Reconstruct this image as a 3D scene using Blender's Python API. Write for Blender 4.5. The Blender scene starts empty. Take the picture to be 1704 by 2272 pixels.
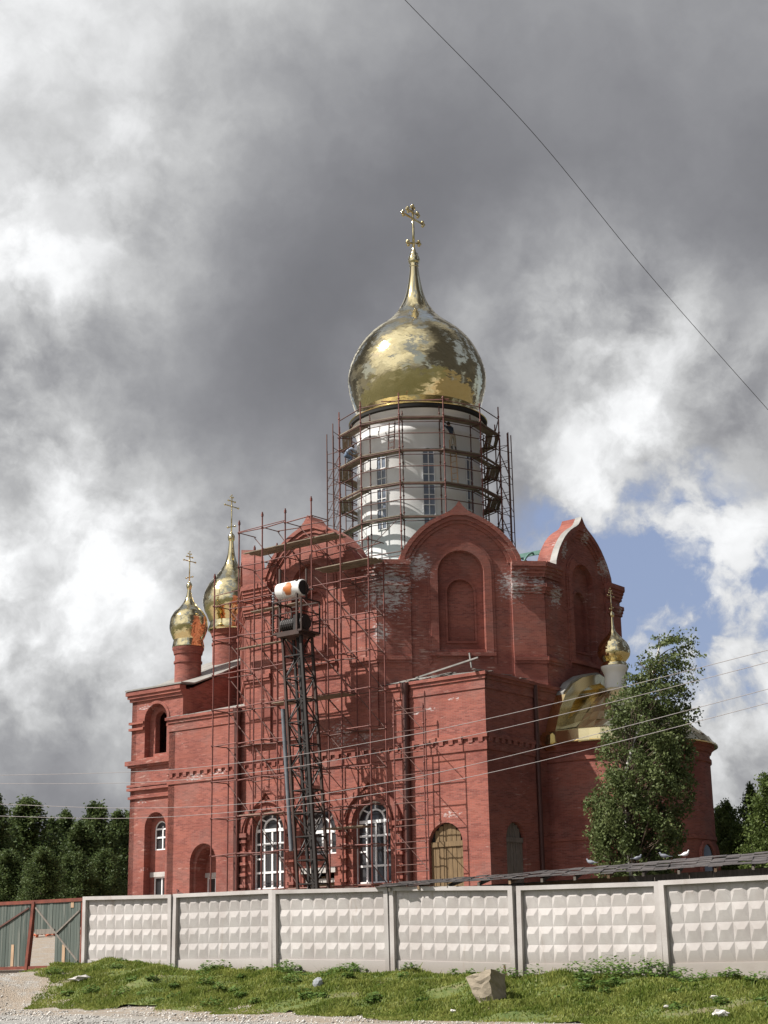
import bpy, bmesh, math, random
import numpy as np
from math import sin, cos, pi, radians, sqrt, atan2, exp, hypot
from mathutils import Vector, Matrix
from mathutils.geometry import tessellate_polygon

random.seed(7)
RNG = np.random.default_rng(11)
SC = bpy.context.scene
COL = SC.collection

# ------------------------------------------------------------------ camera
W, H, FPX = 1704.0, 2272.0, 3523.0
PITCH, ROLL, TH = 0.27666, -0.01797, 0.66031
EYE = Vector((0, 0, 1.5))
_c, _s = cos(PITCH), sin(PITCH)
FW = Vector((0, _c, _s))
_up, _rt = Vector((0, -_s, _c)), Vector((1, 0, 0))
RT = cos(ROLL) * _rt + sin(ROLL) * _up
UP = -sin(ROLL) * _rt + cos(ROLL) * _up
cd = bpy.data.cameras.new("camera")
cam = bpy.data.objects.new("camera", cd)
COL.objects.link(cam)
cam.matrix_world = Matrix(((RT.x, UP.x, -FW.x, EYE.x), (RT.y, UP.y, -FW.y, EYE.y), (RT.z, UP.z, -FW.z, EYE.z), (0, 0, 0, 1)))
cd.sensor_fit = 'VERTICAL'
cd.sensor_height = 36.0
cd.sensor_width = 27.0
cd.lens = 36.0 * FPX / H
cd.clip_start = 0.5
cd.clip_end = 6000
SC.camera = cam


def ray(x, y):
    return FW + RT * ((x - W / 2) / FPX) - UP * ((y - H / 2) / FPX)


def at(x, y, Y):
    """world point seen at photo pixel (x, y) at distance Y along the ground axis"""
    d = ray(x, y)
    return EYE + d * (Y / d.y)


# ------------------------------------------------------------------ light and sky
E1 = Vector((cos(TH), -sin(TH), 0))     # along the north front, towards the viewer's right
E2 = Vector((sin(TH), cos(TH), 0))      # away from the front, into the church
SUN = (-0.395 * E1 - 0.51 * E2 + Vector((0, 0, 0.765))).normalized()
SUN_EL = math.asin(SUN.z)
SUN_AZ = atan2(SUN.x, SUN.y)
sd = bpy.data.lights.new("sun", 'SUN')
sd.energy = 5.0
sd.angle = radians(0.55)
sd.color = (1.0, 0.96, 0.90)
so = bpy.data.objects.new("sun", sd)
COL.objects.link(so)
so.rotation_euler = (-SUN).to_track_quat('-Z', 'Y').to_euler()
SC.view_settings.view_transform = 'Standard'
SC.view_settings.look = 'None'
SC.view_settings.exposure = 0.55
SC.view_settings.gamma = 1.0
SC.view_settings.use_curve_mapping = False


class NT:
    """small helper for node trees"""
    def __init__(s, tree):
        s.t = tree
        s.n, s.l = tree.nodes, tree.links

    def put(s, sock, v):
        if v is None:
            return
        if hasattr(v, 'is_output') or isinstance(v, bpy.types.NodeSocket):
            s.l.new(v, sock)
        else:
            if hasattr(sock.default_value, '__len__') and not hasattr(v, '__len__'):
                v = (v, v, v, 1)[:len(sock.default_value)]
            if hasattr(v, '__len__') and len(sock.default_value) == 4 and len(v) == 3:
                v = (*v, 1)
            sock.default_value = v

    def m(s, op, a, b=None, c=None, clamp=False):
        n = s.n.new('ShaderNodeMath')
        n.operation = op
        n.use_clamp = clamp
        for i, v in enumerate((a, b, c)):
            s.put(n.inputs[i], v)
        return n.outputs[0]

    def v(s, op, a, b=None):
        n = s.n.new('ShaderNodeVectorMath')
        n.operation = op
        s.put(n.inputs[0], a)
        s.put(n.inputs[1], b)
        return n.outputs['Value'] if op in ('DOT_PRODUCT', 'LENGTH') else n.outputs[0]

    def scale(s, a, f):
        n = s.n.new('ShaderNodeVectorMath')
        n.operation = 'SCALE'
        s.put(n.inputs[0], a)
        s.put(n.inputs[3], f)
        return n.outputs[0]

    def noise(s, vec, scale, detail=4, rough=0.55, dist=0.0, color=False):
        n = s.n.new('ShaderNodeTexNoise')
        s.put(n.inputs['Vector'], vec)
        n.inputs['Scale'].default_value = scale
        n.inputs['Detail'].default_value = detail
        n.inputs['Roughness'].default_value = rough
        n.inputs['Distortion'].default_value = dist
        return n.outputs['Color' if color else 'Fac']

    def rng(s, f, a, b, c=0.0, d=1.0, smooth=True):
        n = s.n.new('ShaderNodeMapRange')
        n.interpolation_type = 'SMOOTHSTEP' if smooth else 'LINEAR'
        s.put(n.inputs[0], f)
        for i, v in enumerate((a, b, c, d)):
            s.put(n.inputs[i + 1], v)
        return n.outputs[0]

    def mix(s, f, a, b, mode='MIX'):
        n = s.n.new('ShaderNodeMix')
        n.data_type = 'RGBA'
        n.blend_type = mode
        n.clamp_factor = True
        s.put(n.inputs[0], f)
        s.put(n.inputs[6], a)
        s.put(n.inputs[7], b)
        return n.outputs[2]

    def ramp(s, f, stops):
        n = s.n.new('ShaderNodeValToRGB')
        s.put(n.inputs[0], f)
        e = n.color_ramp.elements
        while len(e) < len(stops):
            e.new(0.5)
        for el, (p, c) in zip(e, stops):
            el.position = p
            el.color = (*c, 1)
        return n.outputs[0]


wd = bpy.data.worlds.new("World")
SC.world = wd
wd.use_nodes = True
wt = NT(wd.node_tree)
wd.node_tree.nodes.clear()
wo = wt.n.new('ShaderNodeOutputWorld')
bg = wt.n.new('ShaderNodeBackground')
wt.l.new(bg.outputs[0], wo.inputs[0])
sky = wt.n.new('ShaderNodeTexSky')
sky.sky_type = 'NISHITA'
sky.sun_disc = False
sky.sun_elevation = SUN_EL
sky.sun_rotation = SUN_AZ
sky.air_density = 1.0
sky.dust_density = 2.0
sky_lin = wt.scale(sky.outputs[0], 0.10)
tc = wt.n.new('ShaderNodeTexCoord')
D0 = wt.v('NORMALIZE', tc.outputs['Generated'])
warp = wt.scale(wt.v('SUBTRACT', wt.noise(D0, 7.0, 5, 0.6, color=True), (0.5, 0.5, 0.5)), 0.085)
warp2 = wt.scale(wt.v('SUBTRACT', wt.noise(D0, 24.0, 6, 0.6, color=True), (0.5, 0.5, 0.5)), 0.04)
D1 = wt.v('NORMALIZE', wt.v('ADD', wt.v('ADD', D0, warp), warp2))
# where this day's clouds stand in the sky: direction of the cloud, its brightness, its blue gap, its texture
CLOUD = [(60, 60, .87, 0), (330, 40, .86, 0), (230, 170, .80, 0), (620, 60, .72, 0), (900, 80, .64, 0), (1250, 60, .61, 0), (1600, 60, .60, 0),
         (60, 260, .88, 0), (420, 240, .62, 0), (750, 260, .58, 0), (1050, 300, .47, 0), (1350, 260, .54, 0), (1650, 260, .55, 0),
         (40, 480, 1.02, 0), (240, 440, .90, 0), (470, 470, .58, 0), (760, 480, .51, 0), (1050, 500, .44, 0), (1350, 480, .45, 0), (1650, 480, .47, 0),
         (70, 640, .78, 0), (270, 620, .72, 0), (480, 660, .57, 0), (700, 680, .47, 0), (1000, 620, .47, 0), (1150, 640, .55, 0), (1290, 680, .88, 0), (1410, 700, 1.08, 0), (1590, 660, .43, 0), (1704, 690, .42, 0),
         (60, 830, .62, 0), (260, 800, .50, 0), (440, 850, .42, 0), (640, 860, .46, 0), (1130, 780, .62, 0), (1300, 820, .95, 0), (1470, 830, .93, 0), (1640, 830, .72, 0),
         (50, 980, .86, 0), (230, 960, .60, 0), (420, 1010, .43, 0), (620, 1030, .50, 0), (1180, 960, .68, 0), (1330, 990, .84, 0), (1480, 980, .90, 0), (1640, 1000, .76, 0),
         (120, 1130, 1.0, 0), (300, 1130, .80, 0), (470, 1150, .68, 0), (620, 1180, .75, 0), (1180, 1130, .74, 0), (1130, 1070, .70, 0), (1300, 1140, .66, .95), (1400, 1160, .78, .5), (1540, 1150, .86, 0), (1680, 1150, .74, 0),
         (50, 1240, .72, 0), (220, 1260, .97, 0), (330, 1340, .92, 0), (1390, 1250, .72, .9), (1500, 1260, .76, .4), (1640, 1270, .68, 1.0), (1430, 1340, 1.0, 0), (1560, 1360, .66, 1.3), (1690, 1370, .72, .9),
         (100, 1400, 1.06, 0), (250, 1450, 1.0, 0), (1420, 1440, .86, .1), (1560, 1450, .70, 1.1), (1660, 1510, .90, 0), (1580, 1560, .74, .25),
         (60, 1560, .86, 0), (200, 1600, .74, 0), (1600, 1640, .78, 0), (1690, 1640, .80, .1), (60, 1700, .52, 0), (200, 1730, .42, 0), (1620, 1730, .70, 0), (1690, 1720, .78, 0), (100, 1850, .44, 0), (1640, 1850, .70, 0)]
KW = 460.0
den, bri, blu = None, None, None
# elsewhere, out of view: broken cloud from noise, brightness then shaped for its light
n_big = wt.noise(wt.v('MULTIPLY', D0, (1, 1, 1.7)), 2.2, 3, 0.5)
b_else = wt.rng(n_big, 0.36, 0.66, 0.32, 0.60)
b_else = wt.m('MULTIPLY_ADD', wt.rng(wt.v('DOT_PRODUCT', D0, (-0.46, -0.62, 0.64)), 0.45, 0.95), 0.50, b_else)  # added bright zone, unseen, for the domes to mirror
b_else = wt.m('MULTIPLY_ADD', wt.rng(wt.v('DOT_PRODUCT', D0, (0.84, -0.50, 0.2)), 0.2, 0.85), -0.27, b_else)  # added dark zone, unseen, to cut ambient light on the east wall
blu_else = wt.rng(wt.noise(wt.v('ADD', D1, (3, 1, 7)), 2.2, 6, 0.6), 0.50, 0.60, 0.0, 1.0)
den = 0.004
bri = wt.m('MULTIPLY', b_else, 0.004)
tex = 0.0012
blu = wt.m('MULTIPLY', blu_else, 0.004)
for (x, y, b, q) in CLOUD:
    d = ray(x, y).normalized()
    w = wt.m('EXPONENT', wt.m('MULTIPLY_ADD', wt.v('DOT_PRODUCT', D1, tuple(d)), KW, -KW))
    den = wt.m('ADD', den, w)
    bri = wt.m('MULTIPLY_ADD', w, b, bri)
    tex = wt.m('MULTIPLY_ADD', w, 0.3 if (y < 380 or (340 < x < 1050 and y < 900)) else 1.0, tex)
    if q:
        blu = wt.m('MULTIPLY_ADD', w, q, blu)
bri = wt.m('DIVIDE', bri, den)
blu = wt.m('DIVIDE', blu, den)
tex = wt.m('DIVIDE', tex, den)
fine = wt.noise(wt.v('ADD', D0, wt.scale(warp, 1.2)), 17.0, 8, 0.58)
fine2 = wt.noise(D1, 6.0, 6, 0.5)
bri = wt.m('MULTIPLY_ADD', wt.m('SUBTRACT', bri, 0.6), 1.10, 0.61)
edge = wt.rng(bri, 0.45, 0.8, 0.05, 0.56)
puff = wt.rng(wt.noise(wt.v('ADD', D0, wt.scale(warp2, 0.6)), 10.0, 9, 0.56, 0.25), 0.40, 0.60)
puff2 = wt.rng(wt.noise(wt.v('ADD', wt.v('ADD', D0, (5, 2, 9)), wt.scale(warp2, 0.5)), 21.0, 8, 0.58, 0.2), 0.38, 0.62)
lump_ = wt.m('ADD', wt.m('MULTIPLY', wt.m('SUBTRACT', puff, 0.5), 0.20), wt.m('MULTIPLY', wt.m('SUBTRACT', puff2, 0.5), 0.12))
bri = wt.m('ADD', bri, wt.m('MULTIPLY', lump_, wt.m('MULTIPLY', tex, wt.rng(bri, 0.5, 0.82, 0.06, 1.0))))
bri = wt.m('ADD', bri, wt.m('MULTIPLY', wt.m('SUBTRACT', fine, 0.5), wt.m('MULTIPLY', edge, 0.5)))
bri = wt.m('ADD', bri, wt.m('MULTIPLY', wt.m('SUBTRACT', fine2, 0.5), 0.10))
bri = wt.m('MAXIMUM', wt.m('MINIMUM', bri, 1.0), 0.3)
lin = wt.m('POWER', bri, 2.25)
tint = wt.mix(wt.rng(bri, 0.4, 0.8), (0.955, 0.965, 1.06), (0.985, 0.995, 1.005))
cloud_col = wt.v('MULTIPLY', tint, lin)
blue_m = wt.rng(wt.m('MULTIPLY', blu, wt.m('MULTIPLY_ADD', lump_, -3.6, 1.0)), 0.26, 0.50)
blue_col = wt.mix(0.62, sky_lin, (0.35, 0.42, 0.64))
col = wt.mix(blue_m, cloud_col, blue_col)
up_z = wt.n.new('ShaderNodeSeparateXYZ')
wt.l.new(D0, up_z.inputs[0])
col = wt.mix(wt.rng(up_z.outputs[2], -0.02, 0.0), (0.10, 0.10, 0.08), col)
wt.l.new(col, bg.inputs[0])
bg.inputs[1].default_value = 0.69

# ------------------------------------------------------------------ object helpers


class MB:
    """collects shapes and links them as one mesh object"""
    def __init__(s):
        s.v, s.f, s.mi, s.cur = [], [], [], 0

    def add(s, vs, fs):
        o = len(s.v)
        s.v.extend([tuple(p) for p in vs])
        for f in fs:
            s.f.append([i + o for i in f])
            s.mi.append(s.cur)

    def box(s, x0, x1, y0, y1, z0, z1):
        s.add([(x0, y0, z0), (x1, y0, z0), (x1, y1, z0), (x0, y1, z0), (x0, y0, z1), (x1, y0, z1), (x1, y1, z1), (x0, y1, z1)],
              [(0, 3, 2, 1), (4, 5, 6, 7), (0, 1, 5, 4), (1, 2, 6, 5), (2, 3, 7, 6), (3, 0, 4, 7)])

    def bar(s, p, q, w, h=None, up=(0, 0, 1)):
        """box-section bar from p to q"""
        h = h or w
        p, q = Vector(p), Vector(q)
        d = (q - p).normalized()
        u = Vector(up)
        if abs(d.dot(u)) > 0.98:
            u = Vector((1, 0, 0))
        a = d.cross(u).normalized() * (w / 2)
        b = a.cross(d).normalized() * (h / 2)
        vs = [c + i * a + j * b for c in (p, q) for (i, j) in ((-1, -1), (1, -1), (1, 1), (-1, 1))]
        s.add(vs, [(0, 1, 2, 3), (7, 6, 5, 4), (0, 4, 5, 1), (1, 5, 6, 2), (2, 6, 7, 3), (3, 7, 4, 0)])

    def tube(s, pts, r, n=6, r2=None, cap=True):
        pts = [Vector(p) for p in pts]
        m = len(pts)
        vs = []
        ref = None
        for i, p in enumerate(pts):
            d = (pts[min(i + 1, m - 1)] - pts[max(i - 1, 0)]).normalized()
            if ref is None:
                ref = d.cross(Vector((0, 0, 1)))
                if ref.length < 0.05:
                    ref = Vector((1, 0, 0))
            a = (ref - d * ref.dot(d)).normalized()
            ref = a
            b = d.cross(a)
            rr = r if r2 is None else r + (r2 - r) * i / (m - 1)
            if hasattr(r, '__len__'):
                rr = r[i]
            vs += [p + (a * cos(2 * pi * k / n) + b * sin(2 * pi * k / n)) * rr for k in range(n)]
        fs = [(i * n + k, i * n + (k + 1) % n, (i + 1) * n + (k + 1) % n, (i + 1) * n + k) for i in range(m - 1) for k in range(n)]
        if cap:
            fs += [tuple(range(n))[::-1], tuple(range((m - 1) * n, m * n))]
        s.add(vs, fs)

    def lathe(s, prof, n=48, c=(0, 0), a0=0.0):
        """prof = [(r, z)] from the bottom up"""
        vs = [(c[0] + r * cos(a0 + 2 * pi * k / n), c[1] + r * sin(a0 + 2 * pi * k / n), z) for (r, z) in prof for k in range(n)]
        fs = [(i * n + k, i * n + (k + 1) % n, (i + 1) * n + (k + 1) % n, (i + 1) * n + k) for i in range(len(prof) - 1) for k in range(n)]
        s.add(vs, fs)

    def ball(s, c, r, n=10, m=7, sz=1.0):
        prof = [(max(r * sin(pi * i / m), 1e-4), -r * sz * cos(pi * i / m)) for i in range(m + 1)]
        vs = [(c[0] + rr * cos(2 * pi * k / n), c[1] + rr * sin(2 * pi * k / n), c[2] + z) for rr, z in prof for k in range(n)]
        s.add(vs, [(i * n + k, i * n + (k + 1) % n, (i + 1) * n + (k + 1) % n, (i + 1) * n + k) for i in range(m) for k in range(n)])

    def build(s, name, mat, parent=None, smooth=False, recalc=True, flat_angle=None):
        me = bpy.data.meshes.new(name)
        me.from_pydata(s.v, [], s.f)
        mats = mat if isinstance(mat, (list, tuple)) else [mat]
        for m in mats:
            me.materials.append(m)
        if len(mats) > 1:
            me.polygons.foreach_set('material_index', s.mi)
        if recalc:
            b = bmesh.new()
            b.from_mesh(me)
            bmesh.ops.recalc_face_normals(b, faces=b.faces)
            b.to_mesh(me)
            b.free()
        if smooth:
            me.polygons.foreach_set('use_smooth', [True] * len(me.polygons))
            if flat_angle:
                try:
                    me.set_sharp_from_angle(angle=radians(flat_angle))
                except Exception:
                    pass
        me.update()
        o = bpy.data.objects.new(name, me)
        COL.objects.link(o)
        if parent is not None:
            o.parent = parent
        return o


def np_obj(name, verts, quads, mat, parent=None, attr=None):
    """quick mesh from numpy arrays (quads: Nx4 or Nx3)"""
    me = bpy.data.meshes.new(name)
    k = quads.shape[1]
    me.vertices.add(len(verts))
    me.vertices.foreach_set('co', verts.astype(np.float32).ravel())
    me.loops.add(quads.size)
    me.loops.foreach_set('vertex_index', quads.astype(np.int32).ravel())
    me.polygons.add(len(quads))
    me.polygons.foreach_set('loop_start', np.arange(0, quads.size, k, dtype=np.int32))
    me.polygons.foreach_set('loop_total', np.full(len(quads), k, dtype=np.int32))
    me.materials.append(mat)
    if attr is not None:
        a = me.attributes.new('tone', 'FLOAT', 'FACE')
        a.data.foreach_set('value', attr.astype(np.float32))
    me.update()
    me.validate()
    o = bpy.data.objects.new(name, me)
    COL.objects.link(o)
    if parent is not None:
        o.parent = parent
    return o


def tag(o, label=None, cat=None, group=None, kind=None):
    for k, v in (('label', label), ('category', cat), ('group', group), ('kind', kind)):
        if v:
            o[k] = v
    return o


def empty(name, loc=(0, 0, 0), rz=0.0):
    o = bpy.data.objects.new(name, None)
    o.empty_display_size = 0.3
    COL.objects.link(o)
    o.location = loc
    o.rotation_euler = (0, 0, rz)
    return o


def copy_tree(o, parent=None):
    c = o.copy()
    COL.objects.link(c)
    c.parent = parent
    for ch in [q for q in bpy.data.objects if q.parent == o]:
        copy_tree(ch, c)
    return c


# ------------------------------------------------------------------ materials


def new_mat(name):
    m = bpy.data.materials.new(name)
    m.use_nodes = True
    t = NT(m.node_tree)
    b = m.node_tree.nodes['Principled BSDF']
    return m, t, b


def obj_coord(t):
    return t.n.new('ShaderNodeTexCoord').outputs['Object']


def simple(name, c, rough=0.6, metal=0.0, var=0.15, scale=3.0, bump=0.0, stretch=(1, 1, 1)):
    m, t, b = new_mat(name)
    oc = t.v('MULTIPLY', obj_coord(t), stretch)
    n = t.noise(oc, scale, 5, 0.6)
    f = t.rng(n, 0.3, 0.7, 1 - var, 1 + var, smooth=False)
    t.put(b.inputs['Base Color'], t.v('MULTIPLY', c, f))
    b.inputs['Roughness'].default_value = rough
    b.inputs['Metallic'].default_value = metal
    if bump:
        bn = t.n.new('ShaderNodeBump')
        bn.inputs['Strength'].default_value = bump
        bn.inputs['Distance'].default_value = 0.02
        t.l.new(t.noise(oc, scale * 6, 4, 0.6), bn.inputs['Height'])
        t.l.new(bn.outputs[0], b.inputs['Normal'])
    return m


def brick_mat(name, white=()):
    """red brick laid in courses, soot-dark and pale bricks, and lime bloom where white=[(x,y,z,radius)] says"""
    m, t, b = new_mat(name)
    oc = obj_coord(t)
    sp = t.n.new('ShaderNodeSeparateXYZ')
    t.l.new(oc, sp.inputs[0])
    geo = t.n.new('ShaderNodeNewGeometry')
    along = t.m('ADD', t.m('MULTIPLY', sp.outputs[0], 0.83), t.m('MULTIPLY', sp.outputs[1], 0.79))
    cb = t.n.new('ShaderNodeCombineXYZ')
    t.put(cb.inputs[0], along)
    t.put(cb.inputs[1], sp.outputs[2])
    bt = t.n.new('ShaderNodeTexBrick')
    t.l.new(cb.outputs[0], bt.inputs['Vector'])
    bt.offset = 0.5
    bt.inputs['Scale'].default_value = 1.0
    bt.inputs['Brick Width'].default_value = 0.26
    bt.inputs['Row Height'].default_value = 0.078
    bt.inputs['Mortar Size'].default_value = 0.008
    bt.inputs['Mortar Smooth'].default_value = 0.3
    bt.inputs['Bias'].default_value = 0.0
    bt.inputs['Color1'].default_value = (0.20, 0.062, 0.05, 1)
    bt.inputs['Color2'].default_value = (0.37, 0.122, 0.094, 1)
    bt.inputs['Mortar'].default_value = (0.29, 0.165, 0.135, 1)
    # whole batches of bricks differ by course
    st = t.v('MULTIPLY', oc, (0.35, 0.35, 2.6))
    band = t.noise(st, 1.0, 6, 0.62)
    colr = t.mix(t.rng(band, 0.35, 0.68), bt.outputs[0], t.mix(0.55, bt.outputs[0], (0.40, 0.132, 0.09)), 'MIX')
    big = t.noise(oc, 0.32, 4, 0.55)
    colr = t.mix(t.m('MULTIPLY', t.rng(big, 0.45, 0.68), 0.6), colr, (0.17, 0.048, 0.038))
    colr = t.mix(t.m('MULTIPLY', t.rng(t.noise(t.v('ADD', oc, (11, 5, 17)), 0.55, 4, 0.6), 0.50, 0.66), 0.55), colr, t.mix(0.5, bt.outputs[0], (0.27, 0.155, 0.13)))
    # pale courses of lime-washed brick
    st2 = t.v('MULTIPLY', t.v('ADD', oc, (31, 7, 3)), (1.4, 1.4, 9.0))
    pale = t.rng(t.m('MULTIPLY', t.noise(st2, 1.0, 5, 0.65), t.rng(t.noise(oc, 0.5, 3, 0.5), 0.35, 0.7, 0.72, 1.12)), 0.60, 0.74)
    colr = t.mix(t.m('MULTIPLY', pale, 0.7), colr, (0.52, 0.34, 0.285))
    if white:
        acc = None
        for (x, y, z, r) in white:
            d = t.v('LENGTH', t.v('MULTIPLY', t.v('SUBTRACT', oc, (x, y, z)), (1, 1, 1.0) if r > 1.25 or z > 17 else (.75, .75, 2.6)))
            g = t.rng(d, r, 0.15 * r, 0.0, 1.0 if z > 17 else .72)
            acc = g if acc is None else t.m('MAXIMUM', acc, g)
        st3 = t.v('MULTIPLY', oc, (4.0, 4.0, 11.0))
        wn = t.noise(st3, 1.0, 5, 0.7)
        wm = t.rng(t.m('ADD', wn, t.m('MULTIPLY', acc, 0.24)), 0.63, 0.80)
        colr = t.mix(t.m('MULTIPLY', wm, t.m('MULTIPLY', t.rng(acc, 0.0, 0.25), 0.85)), colr, (0.62, 0.58, 0.56))
    t.put(b.inputs['Base Color'], t.v('MULTIPLY', colr, (0.90, 0.92, 0.93)))
    b.inputs['Roughness'].default_value = 0.9
    b.inputs['Specular IOR Level'].default_value = 0.25
    bn = t.n.new('ShaderNodeBump')
    bn.inputs['Strength'].default_value = 0.6
    bn.inputs['Distance'].default_value = 0.012
    t.l.new(t.m('ADD', t.m('MULTIPLY', bt.outputs['Fac'], -1.0), t.noise(oc, 14, 3, 0.6)), bn.inputs['Height'])
    t.l.new(bn.outputs[0], b.inputs['Normal'])
    return m


C0 = (-11.2, 10.2)      # plan position of the main drum in church coordinates
BRICK = brick_mat('brick', white=[(-6.2, 0.3, 20.3, 2.4), (-5.0, 1.5, 21.6, 1.3), (-1.4, 5.1, 20.6, 1.5), (-0.6, 6.0, 20.6, 0.9), (-0.3, 7.2, 20.2, 1.2), (-0.3, 8.4, 23.0, 0.9), (-0.3, 10.7, 24.2, 0.8), (-0.3, 12.6, 22.8, 1.1), (-0.3, 13.9, 20.5, 0.7), (-6.5, 0.1, 18.0, 0.9), (-4.3, 0, 13.55, .5), (-3.3, 0, 13.65, .6), (-1.9, 0, 14.0, .5), (-2.2, 0, 8.4, .9), (-19.6, 0, 11.65, 1.1), (-17.8, 0, 11.75, .9), (-25.0, 1, 10.75, .6), (-24.9, 1, 16.2, .8), (-9.2, 0, 13.0, 1.3), (-7.6, 0, 12.7, 1.2), (-12.5, 0, 16.0, .8), (-24.8, 1, 6.9, .5)])
M = {
    'white': simple('white_plaster', (0.72, 0.715, 0.705), 0.75, var=0.05, scale=1.2),
    'frame_white': simple('white_plastic', (0.88, 0.88, 0.87), 0.4, var=0.03),
    'wood_new': simple('fresh_boards', (0.17, 0.11, 0.052), 0.8, var=0.3, scale=4, stretch=(6, 6, 0.5)),
    'wood_old': simple('weathered_boards', (0.19, 0.165, 0.14), 0.85, var=0.35, scale=4, stretch=(6, 6, 0.5)),
    'wood_plank': simple('scaffold_planks', (0.20, 0.16, 0.115), 0.85, var=0.35, scale=2),
    'scaff': simple('red_lead_paint', (0.15, 0.045, 0.034), 0.65, var=0.35, scale=2.5),
    'scaff_dark': simple('rusty_tube', (0.105, 0.045, 0.034), 0.7, var=0.3, scale=2.5),
    'pipe': simple('brown_downpipe', (0.075, 0.026, 0.02), 0.55, var=0.2),
    'hoist': simple('dark_greased_steel', (0.016, 0.012, 0.010), 0.6, var=0.4, scale=2),
    'hoist_brown': simple('rusted_steel', (0.042, 0.022, 0.016), 0.7, var=0.4, scale=2),
    'grey_steel': simple('grey_steel', (0.13, 0.14, 0.155), 0.5, var=0.2),
    'green_metal': simple('green_primer', (0.10, 0.20, 0.165), 0.5, var=0.15),
    'tin': simple('grey_roof_sheet', (0.24, 0.23, 0.21), 0.6, metal=0.0, var=0.25, scale=1.5),
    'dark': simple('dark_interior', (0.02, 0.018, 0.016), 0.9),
    'lintel': simple('concrete_lintel', (0.47, 0.44, 0.41), 0.85, var=0.12),
    'boulder': simple('boulder_stone', (0.30, 0.25, 0.185), 0.9, var=0.3, scale=2.5, bump=0.6),
    'greystone': simple('grey_stone', (0.27, 0.28, 0.29), 0.9, var=0.3, scale=5, bump=0.6),
    'litter': simple('white_paper', (0.60, 0.57, 0.53), 0.8, var=0.2),
    'gate_red': simple('rusty_red_frame', (0.15, 0.037, 0.021), 0.75, var=0.35, scale=4),
    'bare_board': simple('bare_board', (0.40, 0.27, 0.17), 0.85, var=0.25, scale=4, stretch=(6, 6, 0.5)),
    'wire': simple('wire_aluminium', (0.27, 0.24, 0.23), 0.6, var=0.1),
    'cable': simple('black_cable', (0.03, 0.03, 0.03), 0.7),
    'skin': simple('skin', (0.48, 0.27, 0.19), 0.6, var=0.05),
    'jacket': simple('dark_jacket', (0.018, 0.024, 0.036), 0.9, var=0.2),
    'trousers': simple('beige_trousers', (0.28, 0.24, 0.18), 0.9, var=0.15),
    'blue': simple('blue_overall', (0.11, 0.15, 0.22), 0.9, var=0.15),
    'bluelight': simple('pale_blue_shirt', (0.24, 0.29, 0.37), 0.9, var=0.15),
    'hair': simple('dark_hair', (0.02, 0.015, 0.012), 0.8),
    'boot': simple('black_boots', (0.015, 0.014, 0.013), 0.7),
    'pigeon': simple('grey_feathers', (0.22, 0.23, 0.26), 0.8, var=0.3, scale=8),
    'pigeon_white': simple('white_feathers', (0.80, 0.79, 0.77), 0.8, var=0.05),
    'birch_bark': simple('birch_bark', (0.60, 0.57, 0.53), 0.85, var=0.35, scale=3, stretch=(1, 1, 4)),
    'bark': simple('brown_bark', (0.12, 0.085, 0.06), 0.9, var=0.35, scale=3),
    'rebar': simple('rusty_iron', (0.13, 0.04, 0.03), 0.8, var=0.3),
}


def gold_mat():
    m, t, b = new_mat('gilded_sheet')
    oc = obj_coord(t)
    n = t.noise(oc, 1.6, 3, 0.5)
    t.put(b.inputs['Base Color'], t.mix(n, (0.82, 0.66, 0.34), (0.90, 0.78, 0.48)))
    b.inputs['Metallic'].default_value = 1.0
    b.inputs['Roughness'].default_value = 0.095
    bn = t.n.new('ShaderNodeBump')
    bn.inputs['Strength'].default_value = 0.25
    bn.inputs['Distance'].default_value = 0.02
    t.l.new(t.noise(oc, 2.2, 2, 0.5), bn.inputs['Height'])
    t.l.new(bn.outputs[0], b.inputs['Normal'])
    return m


GOLD = gold_mat()
GOLD_ROOF = gold_mat()
GOLD_ROOF.node_tree.nodes['Principled BSDF'].inputs['Roughness'].default_value = 0.20


def glass_mat():
    m, t, b = new_mat('window_glass')
    oc = obj_coord(t)
    t.put(b.inputs['Base Color'], t.mix(t.noise(oc, 0.9, 3, 0.5), (0.018, 0.02, 0.022), (0.07, 0.065, 0.065)))
    b.inputs['Roughness'].default_value = 0.06
    b.inputs['IOR'].default_value = 1.5
    return m


GLASS = glass_mat()
GLASS_SKY = simple('painted_sky_glass', (0.17, 0.195, 0.24), 0.12, var=0.35, scale=1.2)  # drum panes: grey-blue sky reflection put into the base colour


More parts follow.
